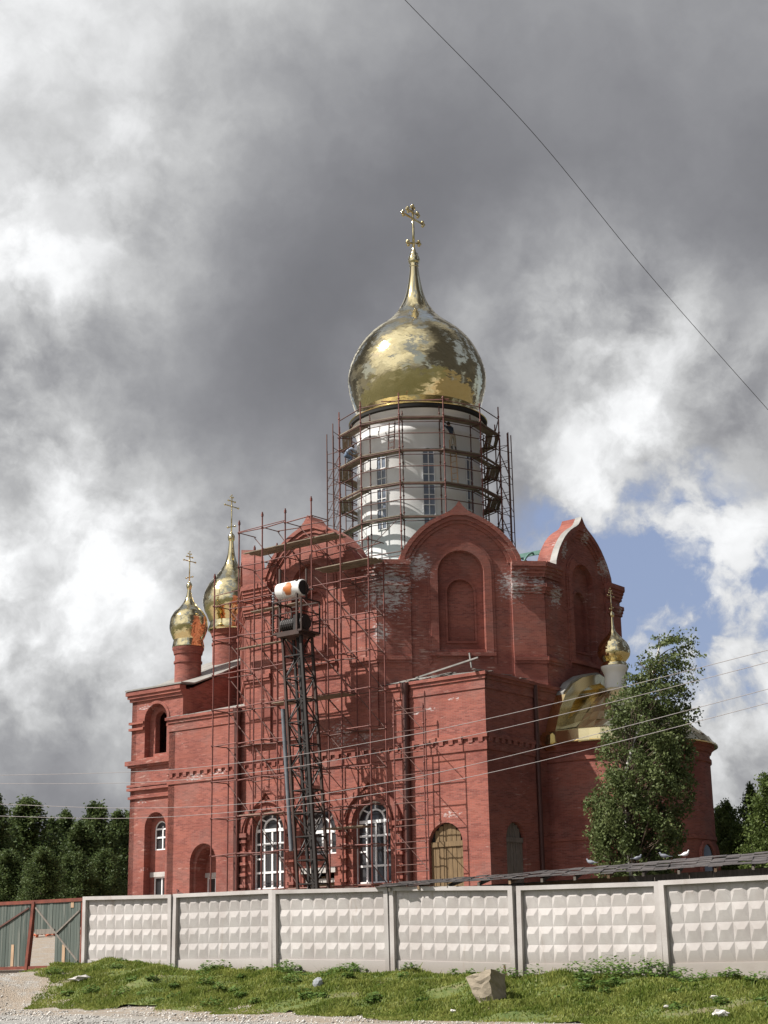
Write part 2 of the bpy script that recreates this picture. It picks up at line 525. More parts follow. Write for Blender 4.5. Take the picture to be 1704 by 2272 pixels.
def concrete_mat():
    m, t, b = new_mat('fence_concrete')
    oc = obj_coord(t)
    geo = t.n.new('ShaderNodeNewGeometry')
    pos = geo.outputs['Position']
    n = t.noise(pos, 1.1, 6, 0.62)
    n2 = t.noise(pos, 22, 4, 0.7)
    streak = t.noise(t.v('MULTIPLY', pos, (5, 5, 0.5)), 1.0, 5, 0.6)
    c = t.mix(t.rng(n, 0.3, 0.7), (0.37, 0.335, 0.315), (0.475, 0.445, 0.425))
    c = t.mix(t.m('MULTIPLY', t.rng(streak, 0.52, 0.75), 0.35), c, (0.36, 0.34, 0.32))
    c = t.mix(t.m('MULTIPLY', t.rng(n2, 0.55, 0.75), 0.22), c, (0.30, 0.28, 0.27))
    oi = t.n.new('ShaderNodeObjectInfo')
    c = t.v('MULTIPLY', c, t.rng(oi.outputs['Random'], 0, 1, .90, 1.06, smooth=False))
    spz = t.n.new('ShaderNodeSeparateXYZ')
    t.l.new(pos, spz.inputs[0])
    mud = t.m('MULTIPLY', t.rng(t.m('ADD', spz.outputs[2], t.m('MULTIPLY', n, -.9)), 1.35, .75), .55)
    c = t.mix(mud, c, (0.22, 0.18, 0.14))
    rust = t.m('MULTIPLY', t.rng(t.noise(t.v('MULTIPLY', t.v('ADD', pos, (4, 9, 2)), (2.2, 2.2, .35)), 1.0, 6, .65), .60, .72), .5)
    c = t.mix(rust, c, (0.30, 0.24, 0.20))
    t.put(b.inputs['Base Color'], c)
    b.inputs['Roughness'].default_value = 0.92
    bn = t.n.new('ShaderNodeBump')
    bn.inputs['Strength'].default_value = 0.5
    bn.inputs['Distance'].default_value = 0.01
    t.l.new(t.noise(pos, 30, 4, 0.7), bn.inputs['Height'])
    t.l.new(bn.outputs[0], b.inputs['Normal'])
    return m


CONC = concrete_mat()


def leaf_mat(name, c1, c2, trans=0.25):
    m, t, b = new_mat(name)
    a = t.n.new('ShaderNodeAttribute')
    a.attribute_name = 'tone'
    t.put(b.inputs['Base Color'], t.mix(a.outputs['Fac'], c1, c2))
    b.inputs['Roughness'].default_value = 0.55
    b.inputs['Specular IOR Level'].default_value = 0.2
    tr = t.n.new('ShaderNodeBsdfTranslucent')
    t.put(tr.inputs[0], t.mix(a.outputs['Fac'], tuple(v * 1.3 for v in c1), tuple(v * 1.4 for v in c2)))
    ms = t.n.new('ShaderNodeMixShader')
    ms.inputs[0].default_value = trans
    t.l.new(b.outputs[0], ms.inputs[1])
    t.l.new(tr.outputs[0], ms.inputs[2])
    t.l.new(ms.outputs[0], m.node_tree.nodes['Material Output'].inputs[0])
    return m


LEAF_BIRCH = leaf_mat('birch_leaves', (0.05, 0.075, 0.022), (0.175, 0.205, 0.08))
LEAF_DARK = leaf_mat('wood_leaves', (0.04, 0.066, 0.022), (0.125, 0.16, 0.052), 0.3)
LEAF_LIGHT = leaf_mat('bush_leaves', (0.055, 0.085, 0.02), (0.13, 0.165, 0.045))
GRASSM = leaf_mat('grass_blades', (0.09, 0.14, 0.018), (0.30, 0.31, 0.085), 0.35)
WEEDM = leaf_mat('weed_leaves', (0.06, 0.12, 0.02), (0.15, 0.22, 0.06), 0.25)


def roof_slate_mat():
    m, t, b = new_mat('old_shed_roofing')
    geo = t.n.new('ShaderNodeNewGeometry')
    oc = geo.outputs['Position']
    n = t.noise(oc, 2.0, 5, 0.65)
    n2 = t.noise(t.v('MULTIPLY', oc, (1, 1, 1)), 9.0, 4, 0.7)
    c = t.mix(t.rng(n, 0.3, 0.7), (0.045, 0.04, 0.04), (0.12, 0.105, 0.10))
    c = t.mix(t.m('MULTIPLY', t.rng(n2, 0.58, 0.75), 0.5), c, (0.26, 0.22, 0.20))
    t.put(b.inputs['Base Color'], c)
    b.inputs['Roughness'].default_value = 0.85
    return m


SLATE = roof_slate_mat()

# ------------------------------------------------------------------ terrain
P0 = Vector((0.0172, 45.0, 0))


def us(x, y):
    dx, dy = x - P0.x, y - P0.y
    return dx * E1.x + dy * E1.y, dx * E2.x + dy * E2.y


def world(u, s, z=0.0):
    p = P0 + E1 * u + E2 * s
    return Vector((p.x, p.y, z))


def sstep(a, b, x):
    t = min(max((x - a) / (b - a), 0.0), 1.0)
    return t * t * (3 - 2 * t)


def zfence(u):
    return 1.12 - 0.0215 * min(max(u, -30), 16) + 0.24 * sstep(-6.0, -11.0, u)


def toe_line(u):
    return -5.0 - 0.9 * sstep(-2, 6, u) + 2.2 * sstep(-8.0, -12.4, u)


def zground(u, s):
    zr = 0.30 - 0.012 * min(max(u, -14), 24)
    zr -= 0.004 * max(-s - 20, 0)
    if s >= 0:
        base = zfence(u) - 0.12 - 0.30 * sstep(-12.3, -13.4, u)
        return base + 0.088 * min(s, 24) + 0.6 * sstep(60, 200, s)
    r = sstep(-9.6, -12.6, u)
    bank = zr + (zfence(u) - zr) * sstep(-5.2, -0.5, s) ** 0.85
    ramp = zr + (zfence(u) - 0.12 - 0.30 * sstep(-12.3, -13.4, u) - zr) * sstep(-14, 0.0, s)
    return bank * (1 - r) + ramp * r


def lines(dense, far):
    a = list(np.arange(dense[0], dense[1] + 1e-6, dense[2]))
    lo, hi, st = [], [], dense[2]
    x = dense[0]
    while x > -far:
        st *= 1.35
        x -= st
        lo.append(x)
    st = dense[2]
    x = dense[1]
    while x < far:
        st *= 1.35
        x += st
        hi.append(x)
    return np.array(lo[::-1] + a + hi)


def ground_mat():
    m, t, b = new_mat('gravel_ground')
    geo = t.n.new('ShaderNodeNewGeometry')
    p = geo.outputs['Position']
    v1 = t.n.new('ShaderNodeTexVoronoi')
    t.l.new(p, v1.inputs['Vector'])
    v1.inputs['Scale'].default_value = 22
    sp = t.n.new('ShaderNodeSeparateColor')
    t.l.new(v1.outputs['Color'], sp.inputs[0])
    g = t.mix(sp.outputs[0], (0.15, 0.145, 0.135), (0.44, 0.43, 0.40))
    g = t.mix(t.m('MULTIPLY', t.noise(p, 60, 3, 0.7), 0.5), g, (0.28, 0.26, 0.23))
    big = t.noise(p, 0.35, 5, 0.6)
    # bare earth along the toe of the bank and in the tracks
    sv = t.m('ADD', t.m('MULTIPLY', t.v('DOT_PRODUCT', t.v('SUBTRACT', p, tuple(P0)), tuple(E2)), 1.0), t.m('MULTIPLY', t.m('SUBTRACT', big, 0.5), 5.0))
    toe = t.m('MULTIPLY', t.rng(sv, -9.2, -6.8), t.rng(t.noise(p, 1.7, 5, 0.65), 0.25, 0.6))
    g = t.mix(t.m('MULTIPLY', toe, 0.85), g, t.mix(t.noise(p, 7, 4, 0.6), (0.20, 0.15, 0.10), (0.34, 0.27, 0.20)))
    far = t.m('MAXIMUM', t.rng(t.v('LENGTH', p), 110, 170), t.rng(sv, -21, -26))
    g = t.mix(far, g, t.mix(t.noise(p, 0.25, 4, 0.6), (0.035, 0.045, 0.014), (0.075, 0.07, 0.045)))
    yard = t.m('MULTIPLY', t.rng(sv, 3.0, 7.0), t.rng(t.m('ADD', t.v('DOT_PRODUCT', t.v('SUBTRACT', p, tuple(P0)), tuple(E1)), t.m('MULTIPLY', big, 4.0)), -14.0, -9.0))
    g = t.mix(yard, g, t.mix(t.noise(p, 0.6, 5, 0.65), (0.05, 0.055, 0.02), (0.12, 0.085, 0.06)))
    t.put(b.inputs['Base Color'], g)
    b.inputs['Roughness'].default_value = 0.95
    bn = t.n.new('ShaderNodeBump')
    bn.inputs['Strength'].default_value = 0.9
    bn.inputs['Distance'].default_value = 0.03
    t.l.new(v1.outputs['Distance'], bn.inputs['Height'])
    t.l.new(bn.outputs[0], b.inputs['Normal'])
    return m


def build_ground():
    U = lines((-30, 26, 0.5), 2500)
    S = lines((-45, 12, 0.5), 2500)
    vs = np.zeros((len(U) * len(S), 3))
    k = 0
    for s in S:
        for u in U:
            w = world(u, s)
            z = zground(u, s)
            if -12.6 < u < 26 and -6 < s < 0:
                z -= .3 * sstep(0.2, 1.5, s - toe_line(u) - 1.0) * sstep(-12.6, -11.6, u)
            if -30 < u < 26 and -45 < s < 2:
                z += 0.03 * sin(u * 1.3 + s * 0.7) * sin(s * 1.1 - u * 0.4)
            vs[k] = (w.x, w.y, z)
            k += 1
    nU = len(U)
    i, j = np.meshgrid(np.arange(nU - 1), np.arange(len(S) - 1))
    a = (j * nU + i).ravel()
    q = np.stack([a, a + 1, a + 1 + nU, a + nU], 1)
    o = np_obj('ground', vs, q, ground_mat())
    tag(o, kind='structure')


build_ground()


def in_bank(u, s):
    """is (u, s) on the grassy bank in front of the fence"""
    toe = toe_line(u) + .15 + 0.35 * sin(u * 0.9) + 0.25 * sin(u * 2.3 + 1) + 0.15 * sin(u * 5.1)
    left = -12.9 + 0.15 * sin(s * 3) + 0.12 * sin(s * 7 + 1) - 0.25 * s * (s > -2)
    return toe < s < -0.02 and u > left


def bank_bump(u, s):
    e = sstep(0.2, 1.5, s - toe_line(u)) * sstep(0.0, 0.6, -s)
    return e * (0.08 * sin(u * 1.1 + 0.6) * cos(s * 1.4) + 0.05 * sin(u * 2.7 + s * 2.0) + 0.05 * sin(u * 5.3 - s * 3.1)) + 0.04 * e


def build_bank():
    m, t, b = new_mat('bank_turf')
    geo = t.n.new('ShaderNodeNewGeometry')
    p = geo.outputs['Position']
    n = t.noise(p, 0.9, 6, 0.65)
    n2 = t.noise(p, 5.0, 5, 0.7)
    c = t.mix(t.rng(n2, 0.3, 0.7), (0.06, 0.095, 0.016), (0.13, 0.15, 0.04))
    c = t.mix(t.m('MULTIPLY', t.rng(n, 0.50, 0.66), 0.7), c, (0.20, 0.155, 0.095))
    t.put(b.inputs['Base Color'], c)
    b.inputs['Roughness'].default_value = 0.95
    U = np.arange(-14, 26, 0.2)
    S = np.arange(-6.75, 0.01, 0.15)
    idx = {}
    vs, fs = [], []

    def vid(i, j):
        if (i, j) not in idx:
            u, s = U[i], S[j]
            w = world(u, s)
            idx[(i, j)] = len(vs)
            vs.append((w.x, w.y, zground(u, s) - 0.04 + 0.06 * min(1.0, 4 * sstep(0.2, 1.5, s - toe_line(u))) + bank_bump(u, s)))
        return idx[(i, j)]
    for i in range(len(U) - 1):
        for j in range(len(S) - 1):
            if in_bank(U[i] + 0.1, S[j] + 0.07):
                fs.append((vid(i, j), vid(i + 1, j), vid(i + 1, j + 1), vid(i, j + 1)))
    o = np_obj('grass_bank', np.array(vs), np.array(fs), m)
    tag(o, kind='structure')
    # ---- grass blades
    N = 135000
    rng = np.random.default_rng(3)
    vs, qs, tn = [], [], []
    cnt = 0
    while cnt < N:
        u = rng.uniform(-14, 15)
        s = rng.uniform(-6.5, 0.0)
        if not in_bank(u, s):
            continue
        pn = 0.5 + 0.25 * sin(u * 1.7 + 3 * s) + 0.25 * sin(u * 0.6 - s * 2.2 + 2)
        pn2 = sin(u * 3.1 + 1.3) * sin(s * 2.7 + u)
        soil = sin(u * .83 + 1.7) * sin(s * 1.3 + u * .31) + .5 * sin(u * 2.3 - s * 1.9)
        if soil > .62 and rng.random() < .8:
            continue
        if rng.random() > 0.35 + 0.65 * pn:
            continue
        h = (0.035 + 0.06 * rng.random() * (0.4 + pn)) * (1.2 if s > -0.8 else 1.0) * (.35 + .65 * sstep(0.0, 1.1, s - toe_line(u) + .1))
        if rng.random() < 0.01:
            h *= 2.2
        w = world(u, s)
        z = zground(u, s) + 0.02 + bank_bump(u, s)
        a = rng.uniform(0, 2 * pi)
        wd_ = 0.012 + 0.012 * rng.random()
        lx, ly = rng.normal(0, 0.4) * h, rng.normal(0, 0.4) * h
        o_ = len(vs)
        ca, sa = cos(a) * wd_, sin(a) * wd_
        vs += [(w.x - ca, w.y - sa, z), (w.x + ca, w.y + sa, z), (w.x + lx + ca * .3, w.y + ly + sa * .3, z + h), (w.x + lx - ca * .3, w.y + ly - sa * .3, z + h)]
        qs.append((o_, o_ + 1, o_ + 2, o_ + 3))
        tn.append(min(max(0.45 + 0.25 * pn2 + rng.normal(0, 0.2), 0), 1))
        cnt += 1
    g = np_obj('grass', np.array(vs), np.array(qs), GRASSM, attr=np.array(tn))
    tag(g, 'green and yellowish grass covering the bank below the concrete fence', 'grass', kind='stuff')
    # ---- broad-leaved weeds
    vs, qs, tn = [], [], []
    clumps = []
    for _ in range(80):
        u, s = rng.uniform(-12, 14), rng.uniform(-4.2, -0.25)
        if in_bank(u, s):
            clumps.append((u, s, rng.uniform(0.12, 0.30)))
    for (px, py, r) in ((1190, 0, .5), (1330, 0, .7), (1390, 0, .8), (1440, 0, .7), (1540, 0, .5), (790, 0, .5), (640, 0, .5), (770, 0, .45), (450, 0, .4)):
        u = us(*at(px, 2140, 42).xy)[0] if False else (px - 870) / 70.0
        clumps += [(u + rng.normal(0, .3), rng.uniform(-0.9, -0.3), r * .75) for _ in range(3)]
    for (u, s, r) in clumps:
        w = world(u, s)
        z = zground(u, s) + bank_bump(u, s)
        for k in range(int(30 + 220 * r)):
            th, ph = rng.uniform(0, 2 * pi), rng.uniform(0, 1)
            rr = r * sqrt(rng.random())
            c = np.array([w.x + rr * cos(th), w.y + rr * sin(th), z + r * 0.9 * ph * (1 - (rr / r) ** 2 * .6) + .04])
            L = rng.uniform(0.035, 0.075)
            a = rng.uniform(0, 2 * pi)
            d1 = np.array([cos(a), sin(a), rng.uniform(-.5, .5)]) * L
            d2 = np.array([-sin(a), cos(a), rng.uniform(-.3, .3)]) * L * .6
            o_ = len(vs)
            vs += [c - d1, c + d2, c + d1, c - d2]
            qs.append((o_, o_ + 1, o_ + 2, o_ + 3))
            tn.append(rng.random())
    g = np_obj('weeds', np.array(vs), np.array(qs), WEEDM, attr=np.array(tn))
    tag(g, 'low broad leaved weeds scattered through the bank grass', 'weeds', kind='stuff')
    # ---- loose stones of the gravel road
    n = 9000
    sv, sf = [], []
    tet = np.array([(1, 0, 0), (-1, 0, 0), (0, 1, 0), (0, -1, 0), (0, 0, .8), (0, 0, -.8)])
    tf = [(0, 2, 4), (2, 1, 4), (1, 3, 4), (3, 0, 4), (2, 0, 5), (1, 2, 5), (3, 1, 5), (0, 3, 5)]
    tone = []
    while len(sv) < n * 6:
        u, s = rng.uniform(-17, 16), -rng.uniform(0.2, 14)
        if in_bank(u, s):
            continue
        if u > -12.5 and s > toe_line(u) + .7:
            continue
        w = world(u, s)
        r = rng.uniform(0.012, 0.034) * (1.5 if rng.random() < .05 else 1)
        o_ = len(sv)
        q = tet * r * (1 + rng.normal(0, .25, (6, 1)))
        a = rng.uniform(0, pi)
        x = q[:, 0] * cos(a) - q[:, 1] * sin(a)
        y = q[:, 0] * sin(a) + q[:, 1] * cos(a)
        zz = zground(u, s)
        sv += [(w.x + x[i], w.y + y[i], zz + q[i, 2] + r * .3) for i in range(6)]
        sf += [tuple(o_ + i for i in f) for f in tf]
        tone += [rng.random()] * 8
    m2, t2, b2 = new_mat('gravel_stone')
    a2 = t2.n.new('ShaderNodeAttribute')
    a2.attribute_name = 'tone'
    t2.put(b2.inputs['Base Color'], t2.mix(a2.outputs['Fac'], (0.20, 0.185, 0.165), (0.66, 0.63, 0.58)))
    b2.inputs['Roughness'].default_value = 0.9
    g = np_obj('gravel_stones', np.array(sv), np.array(sf), m2, attr=np.array(tone))
    tag(g, 'loose pale gravel stones strewn over the road edge', 'gravel', kind='stuff')


build_bank()

# ------------------------------------------------------------------ church
A0 = Vector((4.76279, 77.0, 0.0))
CH = empty('brick_church', A0, -TH)
tag(CH, 'unfinished red brick church with gilded onion domes rising behind the concrete fence', 'church')


def chw(a, c, z):
    """church coordinates to world"""
    return A0 + E1 * a + E2 * c + Vector((0, 0, z))


class Fr:
    """a vertical face: origin (a, c), unit tangent t, outward normal n; P(u, z, d) = along, up, out"""
    def __init__(s, o, t, n):
        s.o, s.t, s.n = o, t, n

    def P(s, u, z, d=0.0):
        return (s.o[0] + s.t[0] * u + s.n[0] * d, s.o[1] + s.t[1] * u + s.n[1] * d, z)


def fbox(mb, fr, u0, u1, z0, z1, d0, d1):
    vs = [fr.P(u, z, d) for d in (d0, d1) for (u, z) in ((u0, z0), (u1, z0), (u1, z1), (u0, z1))]
    mb.add(vs, [(3, 2, 1, 0), (4, 5, 6, 7), (0, 1, 5, 4), (1, 2, 6, 5), (2, 3, 7, 6), (3, 0, 4, 7)])


def fplate(mb, fr, outer, holes=(), d0=0.0, d1=-0.5, back=False):
    """upright slab: front at d0, edges back to d1"""
    loops = [list(outer)] + [list(h) for h in holes]
    flat = [p for lp in loops for p in lp]
    tris = tessellate_polygon([[Vector((u, z, 0)) for (u, z) in lp] for lp in loops])
    vs = [fr.P(u, z, d0) for (u, z) in flat] + [fr.P(u, z, d1) for (u, z) in flat]
    n = len(flat)
    fs = [tuple(t) for t in tris]
    if back:
        fs += [tuple(i + n for i in t[::-1]) for t in tris]
    k = 0
    for lp in loops:
        m = len(lp)
        fs += [(k + i, k + (i + 1) % m, n + k + (i + 1) % m, n + k + i) for i in range(m)]
        k += m
    mb.add(vs, fs)


def fstrip(mb, fr, out, inn, d0, d1):
    """band between two open polylines of equal length, from d0 (back) to d1 (front)"""
    m = len(out)
    vs = [fr.P(u, z, d1) for (u, z) in out] + [fr.P(u, z, d1) for (u, z) in inn] + [fr.P(u, z, d0) for (u, z) in out] + [fr.P(u, z, d0) for (u, z) in inn]
    fs = []
    for i in range(m - 1):
        fs += [(i, i + 1, m + i + 1, m + i), (2 * m + i, 2 * m + i + 1, i + 1, i), (m + i, m + i + 1, 3 * m + i + 1, 3 * m + i)]
    fs += [(0, m, 3 * m, 2 * m), (m - 1, 2 * m - 1, 4 * m - 1, 3 * m - 1)]
    mb.add(vs, fs)


def arch(u0, u1, z0, ztop, n=14, rise=None):
    """closed outline of a round-headed opening"""
    r = (u1 - u0) / 2
    rise = rise or r
    uc = (u0 + u1) / 2
    zs = ztop - rise
    return [(u0, z0), (u1, z0)] + [(uc + r * cos(pi * i / n), zs + rise * sin(pi * i / n)) for i in range(n + 1)]


def archline(uc, r, zs, rise=None, legs=0.0, n=20):
    rise = rise or r
    pts = [(uc + r * cos(pi - pi * i / n), zs + rise * sin(pi - pi * i / n)) for i in range(n + 1)]
    if legs:
        pts = [(uc - r, zs - legs)] + pts + [(uc + r, zs - legs)]
    return pts


KEEL = [(3.22, 21.78), (3.14, 22.15), (2.95, 22.52), (2.72, 22.88), (2.45, 23.2), (2.12, 23.55), (1.74, 23.86), (1.38, 24.09), (1.02, 24.28), (0.68, 24.43), (0.42, 24.58), (0.2, 24.80), (0.0, 25.08)]


def keel(uc, s=1.0, inset=0.0, kp=1.0):
    """left-to-right outline of a keel-headed gable; inset moves it inwards"""
    pts = []
    for (x, z) in KEEL:
        f = max(0.0, 1 - inset / 3.22)
        zz = 21.78 + (z - 21.78) * (1 - inset / 3.1)
        if inset > 0 and x < 0.5:
            zz = min(zz, 21.78 + (24.50 - 21.78) * (1 - inset / 3.1) + 0.02)
        pts.append((x * s * f, zz))
    left = [(uc - x, z) for (x, z) in pts]
    right = [(uc + x, z) for (x, z) in pts[:-1]][::-1]
    return left + right


# ---- octagonal upper church: eight gabled faces
OCT = [(-15.75, 0.0), (-6.55, 0.0), (-0.3, 6.25), (-0.3, 14.15), (-6.55, 20.4), (-15.75, 20.4), (-21.9, 14.25), (-21.9, 6.15)]
upper = MB()
niche_back = MB()
gable_names = []
for k in range(8):
    p, q = OCT[k], OCT[(k + 1) % 8]
    L = hypot(q[0] - p[0], q[1] - p[1])
    t = ((q[0] - p[0]) / L, (q[1] - p[1]) / L)
    n = (t[1], -t[0])
    fr = Fr(p, t, n)
    s = L / 8.84
    uc = L / 2
    vis = k in (0, 1, 2, 7)
    mb = MB()
    prof = keel(uc, s)
    outer = [(0, 13.0), (L, 13.0), (L, 21.78)] + prof[::-1] + [(0, 21.78)]
    hw_i, hw_o, hw_n = 1.22 * s, 1.64 * s, 0.72 * s
    hole = arch(uc - hw_i, uc + hw_i, 17.15, 22.43)
    fplate(mb, fr, outer, [hole] if vis else [], 0.0, -1.0, back=True)
    if vis:
        nb = arch(uc - hw_n, uc + hw_n, 17.6, 20.93)
        fplate(mb, fr, [(uc - hw_i - .2, 17.0), (uc + hw_i + .2, 17.0), (uc + hw_i + .2, 22.6), (uc - hw_i - .2, 22.6)], [nb], -0.22, -0.45)
        fbox(mb, fr, uc - hw_n - .1, uc + hw_n + .1, 17.4, 21.1, -0.6, -0.40)
        # raised frame round the niche and its sill
        fstrip(mb, fr, archline(uc, hw_o, 22.97 - hw_o, legs=22.97 - hw_o - 16.95), archline(uc, hw_i + .02, 22.43 - hw_i, legs=22.43 - hw_i - 16.95), -0.02, 0.12)
        fstrip(mb, fr, archline(uc, hw_o + .14, 23.11 - hw_o - .14, legs=5.0), archline(uc, hw_o - .02, 22.97 - hw_o, legs=4.86), -0.02, 0.07)
        fbox(mb, fr, uc - hw_o - .1, uc + hw_o + .1, 16.78, 16.98, -0.02, 0.19)
        # small niche edging
        fstrip(mb, fr, archline(uc, hw_n + .1, 20.93 - hw_n, legs=2.6), archline(uc, hw_n, 20.93 - hw_n, legs=2.6), -0.24, -0.17)
        fbox(mb, fr, uc - hw_n - .1, uc + hw_n + .1, 17.5, 17.62, -0.24, -0.15)
    # archivolt in three steps
    fstrip(mb, fr, keel(uc, s, -0.06), keel(uc, s, 0.20), -1.02, 0.26)
    fstrip(mb, fr, keel(uc, s, 0.19), keel(uc, s, 0.46), -0.05, 0.17)
    fstrip(mb, fr, keel(uc, s, 0.45), keel(uc, s, 0.66), -0.05, 0.08)
    # piers with stepped capitals and a base ledge
    pw = 1.72 * s
    for (u0, u1) in ((-0.02, pw), (L - pw, L + 0.02)):
        fbox(mb, fr, u0, u1, 13.0, 20.1, -0.3, 0.13)
        fbox(mb, fr, u0, u1, 20.1, 21.55, -0.3, 0.10)
        cu = (u0 - .1, u1) if u0 < 1 else (u0, u1 + .1)
        for (z0, z1, d) in ((20.14, 20.3, .19), (20.3, 20.48, .25), (20.48, 20.68, .32), (21.02, 21.2, .2), (21.2, 21.38, .27), (21.38, 21.58, .34), (21.58, 21.84, .43)):
            fbox(mb, fr, cu[0] - (.04 if u0 < 1 else 0), cu[1] - (.5 * s if u0 < 1 else 0) + (.5 * s if u0 < 1 else 0), z0, z1, -0.3, d)
        fbox(mb, fr, cu[0], cu[1], 16.55, 16.76, -0.3, 0.24)
        fbox(mb, fr, cu[0], cu[1], 16.40, 16.55, -0.3, 0.19)
    if vis:
        g = mb.build('gable_wall', BRICK, CH)
    else:
        upper.v, upper.f, upper.mi = upper.v + mb.v, upper.f + [[i + len(upper.v) - len(mb.v) for i in f] for f in mb.f], upper.mi + mb.mi
    # lead flashing on the gable tops seen from the side
    if k in (2,):
        fl = MB()
        fstrip(fl, fr, keel(uc, s, -0.10), keel(uc, s, -0.065), -0.15, 0.265)
        fl.build('gable_flashing', M['tin'], CH)
# shift fix for the hidden faces: rebuild them one by one instead of merging indices
upper = MB()
for k in (3, 4, 5, 6):
    p, q = OCT[k], OCT[(k + 1) % 8]
    L = hypot(q[0] - p[0], q[1] - p[1])
    t = ((q[0] - p[0]) / L, (q[1] - p[1]) / L)
    fr = Fr(p, t, (t[1], -t[0]))
    s = L / 8.84
    prof = keel(L / 2, s)
    fplate(upper, fr, [(0, 13.0), (L, 13.0), (L, 21.78)] + prof[::-1] + [(0, 21.78)], [], 0.0, -1.0, back=True)
    for (u0, u1) in ((-0.02, 1.7), (L - 1.7, L + 0.1)):
        fbox(upper, fr, u0, u1, 13.0, 21.55, -0.3, 0.1)
        for (z0, z1, d) in ((20.14, 20.3, .19), (20.3, 20.48, .25), (20.48, 20.68, .32), (21.02, 21.2, .2), (21.2, 21.38, .27), (21.38, 21.58, .34), (21.58, 21.84, .43)):
            fbox(upper, fr, u0, u1 + .1, z0, z1, -0.3, d)
upper.build('gable_wall', BRICK, CH)

# roof of the octagon, falling from the drum to the gables
mb = MB()
ring = [(C0[0] + (p[0] - C0[0]) * 0.93, C0[1] + (p[1] - C0[1]) * 0.93, 21.35) for p in OCT]
N = 32
top = [(C0[0] + 3.9 * cos(2 * pi * k / N), C0[1] + 3.9 * sin(2 * pi * k / N), 23.0) for k in range(N)]
vs = ring + top
fs = []
angs = [atan2(p[1] - C0[1], p[0] - C0[0]) for p in OCT]
for k in range(N):
    a = 2 * pi * (k + .5) / N
    best = min(range(8), key=lambda i: abs((angs[i] - a + pi) % (2 * pi) - pi))
    a2 = 2 * pi * (k + 1.5) / N
    best2 = min(range(8), key=lambda i: abs((angs[i] - a2 + pi) % (2 * pi) - pi))
    fs.append((8 + k, 8 + (k + 1) % N, best))
    if best2 != best:
        fs.append((8 + (k + 1) % N, best2, best))
mb.add(vs, fs)
mb.build('roof', M['green_metal'], CH)
# bare green hoops of the unfinished vault roofs behind the gables
for (ca, cc, dirx, diry) in ((-2.3, 8.2, 1, 0), (-3.6, 8.6, 1, 0), (-4.9, 8.6, 1, 0)):
    hp = MB()
    hp.tube([(ca, cc + 1.7 - 1.7 * cos(pi * i / 16) - .9, 21.5 + 1.75 * sin(pi * i / 16)) for i in range(17)], 0.06, 6)
    hp.build('roof_hoop', M['green_metal'], CH)
hp = MB()
hp.bar((-7.2, 8.6, 23.15), (-0.9, 8.6, 23.15), 0.10, 0.22)
hp.build('roof_hoop', M['green_metal'], CH)

# ---- lower church: square base with corner bays
CORN = ((15.0, 15.16, .19), (14.82, 15.0, .11), (14.36, 14.82, .05), (11.97, 12.17, .10), (11.37, 11.75, .06), (11.75, 11.97, .0))


def bands(mb, fr, u0, u1, dd=0.0, dent=True, e0=0.0, e1=0.0):
    for (z0, z1, d) in CORN:
        if d:
            fbox(mb, fr, u0 - (d if e0 else 0), u1 + (d if e1 else 0), z0, z1, -0.1, dd + d)
    if dent:
        nn = max(1, int((u1 - u0) / 0.53))
        for i in range(nn):
            u = u0 + (i + .5) * (u1 - u0) / nn
            fbox(mb, fr, u - .13, u + .13, 11.75, 11.97, -0.1, dd + .10)


FN = Fr((0, 0), (1, 0), (0, -1))      # north front, u = a
FE = Fr((0, 0), (0, 1), (1, 0))       # east wall, u = c
Z0 = 2.3
mb = MB()
# right-hand bay, centre and left-hand bay of the north front
hb = arch(-3.63, -1.59, Z0 + .4, 8.03)
fplate(mb, FN, [(-4.75, Z0), (0, Z0), (0, 15.16), (-4.75, 15.16)], [hb], 0.0, -0.45)
bands(mb, FN, -4.75, 0.0, e1=1)
WIN = [(-15.52, -13.14, 5.35, 9.43), (-8.52, -6.08, 5.35, 9.44)]
MIDW = (-12.0, -9.62, 6.94, 9.40)
DOOR = (-11.85, -9.75, Z0 + .5, 6.0)
holes = [arch(*w[:2], w[2], w[3]) for w in WIN] + [arch(*MIDW)]
fplate(mb, FN, [(-16.35, Z0), (-4.75, Z0), (-4.75, 15.16), (-16.35, 15.16)], holes + [[(DOOR[0], DOOR[2]), (DOOR[1], DOOR[2]), (DOOR[1], DOOR[3]), (DOOR[0], DOOR[3])]], -0.12, -0.67)
bands(mb, FN, -16.35, -4.75, -0.12)
hd = arch(-20.0, -18.0, Z0 + .4, 7.98)
fplate(mb, FN, [(-21.8, Z0), (-16.35, Z0), (-16.35, 15.16), (-21.8, 15.16)], [hd], 0.0, -0.6)
bands(mb, FN, -21.8, -16.35, e0=1)
# stepped porch inside the left doorway
fplate(mb, FN, [(-20.4, Z0), (-17.6, Z0), (-17.6, 8.4), (-20.4, 8.4)], [arch(-19.85, -18.15, Z0 + .4, 7.8, rise=1.35)], -0.3, -1.1)
fplate(mb, FN, [(-20.6, Z0), (-17.4, Z0), (-17.4, 8.6), (-20.6, 8.6)], [[(-19.75, 4.4), (-18.75, 4.4), (-18.75, 6.2), (-19.75, 6.2)]], -1.1, -1.4)
